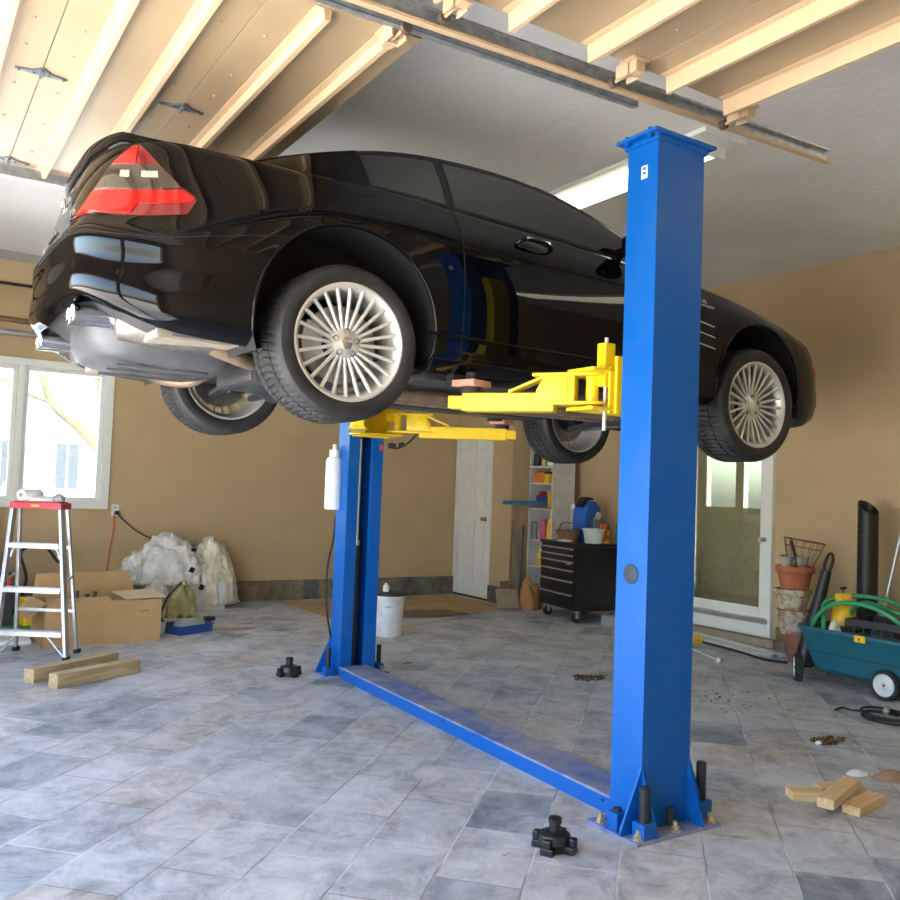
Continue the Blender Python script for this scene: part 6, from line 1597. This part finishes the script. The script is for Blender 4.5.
# ---------------------------------------------------------------- timber offcuts, rag, debris
def block(cx_, cy_, L_, w_, h_, rz, z, lb, tilt=0):
    g = MB(); g.bx(-L_ / 2, L_ / 2, -w_ / 2, w_ / 2, 0, h_); o = g.build('wood_block', M_woodp, bevel=.003, origin=(0, 0, 0)); o.location = (cx_, cy_, z); o.rotation_euler = (0, tilt, rz); tag(o, lb, 'wood block', 'wood blocks on the floor'); return o
block(3.585, 2.495, .15, .095, .038, math.radians(-32), 0, 'short pale wood block lying apart at the left of the wood pile')
block(3.80, 2.47, .22, .075, .038, math.radians(-24), 0, 'pale wood block half hidden at the back of the wood pile')
block(3.72, 2.295, .28, .08, .038, math.radians(10), 0, 'pale wood block lowest at the right of the wood pile')
block(3.63, 2.36, .40, .072, .042, math.radians(18), .040, 'long pale wood block resting across the others, nearest the viewer', 0)
o = bpy.data.objects[-1]
tag(mound('brown_rag', M_('brown_rag', (.36, .21, .14), rough=.95, var=.2, scale=20, bump=.4), (4.29, 2.46), .16, .08, .04, 9, -.3), 'crumpled brown rag on the floor at the right edge', 'rag')
tag(mound('white_tissue', M_('tissue', (.72, .72, .78), rough=.8), (4.15, 2.60), .07, .045, .025, 12, .2), 'crumpled white tissue on the floor left of the brown rag', 'tissue')
def litter(name, m, c, n, rx, ry, label, cat, seed, size=.018):
    random.seed(seed); g = MB()
    for k in range(n):
        r = math.sqrt(random.random()); a = random.random() * 2 * PI; x, y = c[0] + rx * r * math.cos(a), c[1] + ry * r * math.sin(a)
        s = size * random.uniform(.5, 1.3); z = .002 + random.random() * .008
        M4 = Matrix.Translation((x, y, z)) @ Euler((random.uniform(-.5, .5), random.uniform(-.5, .5), random.random() * 6)).to_matrix().to_4x4()
        g.prism([(-s, 0), (-s * .3, -s * .4), (s * .6, -s * .35), (s, 0), (s * .5, s * .4), (-s * .4, s * .35)], 0, .0015, M4)
    return tag(g.build(name, m), label, cat, kind='stuff')
M_leaf = M_('dry_leaf', (.12, .065, .02), rough=.9, var=.4, scale=40)
litter('dry_leaves', M_leaf, (4.55, 3.03), 90, .13, .06, 'small heap of dry brown leaf litter on the floor before the wagon', 'leaf litter', 3)
litter('dry_leaves', M_leaf, (4.38, 4.86), 110, .14, .10, 'patch of dry leaf litter on the floor left of the near blue post', 'leaf litter', 4)
litter('dark_grit', M_('grit', (.05, .045, .04), rough=.9), (4.75, 3.9), 40, .55, .25, 'dark scattered grit on the floor between post and wagon', 'grit', 5, .012)
g = MB(); g.lathe([(0, 0), (.016, .004), (.020, .014), (.012, .024), (0, .026)], 14, Matrix.Translation((4.42, 3.0, 0))); tag(g.build('white_pebble', M_wh, smooth=50), 'tiny white pebble beside the leaf litter before the wagon', 'pebble')
litter('wood_chip', M_('chip', (.42, .26, .12), rough=.9), (1.98, 2.62), 3, .02, .01, 'tiny brown wood chip on the floor left of the near black adapter', 'wood chip', 8, .014)

# ---------------------------------------------------------------- black cast lift adapters on the floor
def adapter(x, y, rz, lb, sc=1.):
    r = thing('lift_adapter', lb, 'lift adapter', (x, y, 0), (0, 0, rz), 'black lift adapters on the floor'); r.scale = (sc, sc, sc)
    M_cast = M_('cast_black', (.012, .012, .013), rough=.38, var=.2)
    g = MB(); pts = []
    for k in range(4):
        a = PI / 2 * k
        for da, rr in ((-.30, .088), (.30, .088), (.42, .055), (PI / 2 - .42, .055)): pts.append((rr * math.cos(a + da), rr * math.sin(a + da)))
    g.prism(pts, 0, .028); g.build('adapter_foot', M_cast, r, bevel=.004)
    g = MB(); g.lathe([(0, .0285), (.06, .0285), (.064, .034), (.058, .062), (.040, .070), (.0, .070)], 28); g.build('adapter_dome', M_cast, r, smooth=40)
    g = MB(); g.lathe([(.0, .0705), (.022, .0705), (.022, .10), (.026, .102), (.026, .118), (.020, .122), (0, .122)], 20); g.build('adapter_stem', M_cast, r, smooth=40)
    for k in range(4):
        a = PI / 2 * k; g = MB(); g.box((.074 * math.cos(a), .074 * math.sin(a), .043), (.024, .034, .030), (0, 0, a)); g.build('adapter_lug', M_cast, r, bevel=.005)
adapter(2.185, 2.585, .5, 'black cast lift adapter on the tiles left of the near blue post'); adapter(2.42, 5.78, .2, 'black cast lift adapter on the tiles left of the far blue post', 1.05)

# ---------------------------------------------------------------- outside the window
M_bark = M_('bark', (.075, .065, .04), rough=.95, var=.25, scale=10)
tr = thing('tree', 'bare forked tree seen through the window', 'tree', (2.75, 14.5, -.035))
g = MB(); g.tube(curve_pts([(0, 0, 0), (-.02, 0, .9), (.05, 0, 1.7), (.02, 0, 2.6), (-.05, 0, 3.6), (-.1, 0, 5.2)], 30), [.17 - .004 * i for i in range(30)], 12); g.build('trunk', M_bark, tr, smooth=60)
for pts, r0 in (([(.03, 0, 1.75), (-.35, .1, 2.15), (-.75, .1, 2.5), (-1.0, .1, 3.2), (-1.5, 0, 4.2)], .09), ([(.03, 0, 2.3), (-.12, 0, 2.9), (-.5, 0, 3.6), (-.6, 0, 4.4)], .06), ([(.03, 0, 2.5), (.35, 0, 3.1), (.6, 0, 4.0)], .06), ([(-.75, .1, 2.5), (-1.2, .1, 2.65), (-1.8, .1, 3.0)], .04)):
    g = MB(); c_ = curve_pts(pts, 16); g.tube(c_, [r0 * (1 - .6 * i / 15) for i in range(16)], 8); g.build('branch', M_bark, tr, smooth=60)
hs = thing('house', 'pale house far off outside the window', 'house', (1.6, 27, -.035))
MB().bx(-5, 5, 0, 6, 0, 4.5).build('house_wall', M_('siding', (.30, .34, .38), rough=.8, var=.04), hs)
g = MB(); g.prism([(-.5, 4.5), (6.5, 4.5), (3, 6.6)], -5.4, 5.4, Matrix(((0, 0, 1, 0), (1, 0, 0, 0), (0, 1, 0, 0), (0, 0, 0, 1)))); g.build('house_roof', M_('roof_grey', (.35, .36, .38), rough=.9), hs)
for x in (-3.4, -1.9, -.3, 1.2, 2.6):
    w_ = MB(); w_.bx(x - .3, x + .3, -.03, .01, 1.0, 2.3); ww = w_.build('house_window', M_('house_pane', (.02, .025, .035), rough=.3), hs); MB().bx(x - .02, x + .02, -.04, -.03, 1.0, 2.3).build('glazing_bar', M_white, ww)
for i, (x, y, h) in enumerate(((1.55, 16.5, 1.1), (2.35, 18, 1.3), (3.3, 17, 1.0), (.9, 19, 1.4))):
    o = crumple('snowy_shrub', M_('shrub_grey', (.08, .10, .12), rough=.95, var=.5, scale=12), (x, y, -.035), (.45, .35, h), 91 + i, 4, .45, 4); tag(o, 'pale grey leafless shrub seen through the window', 'shrub', 'shrubs outside the window')
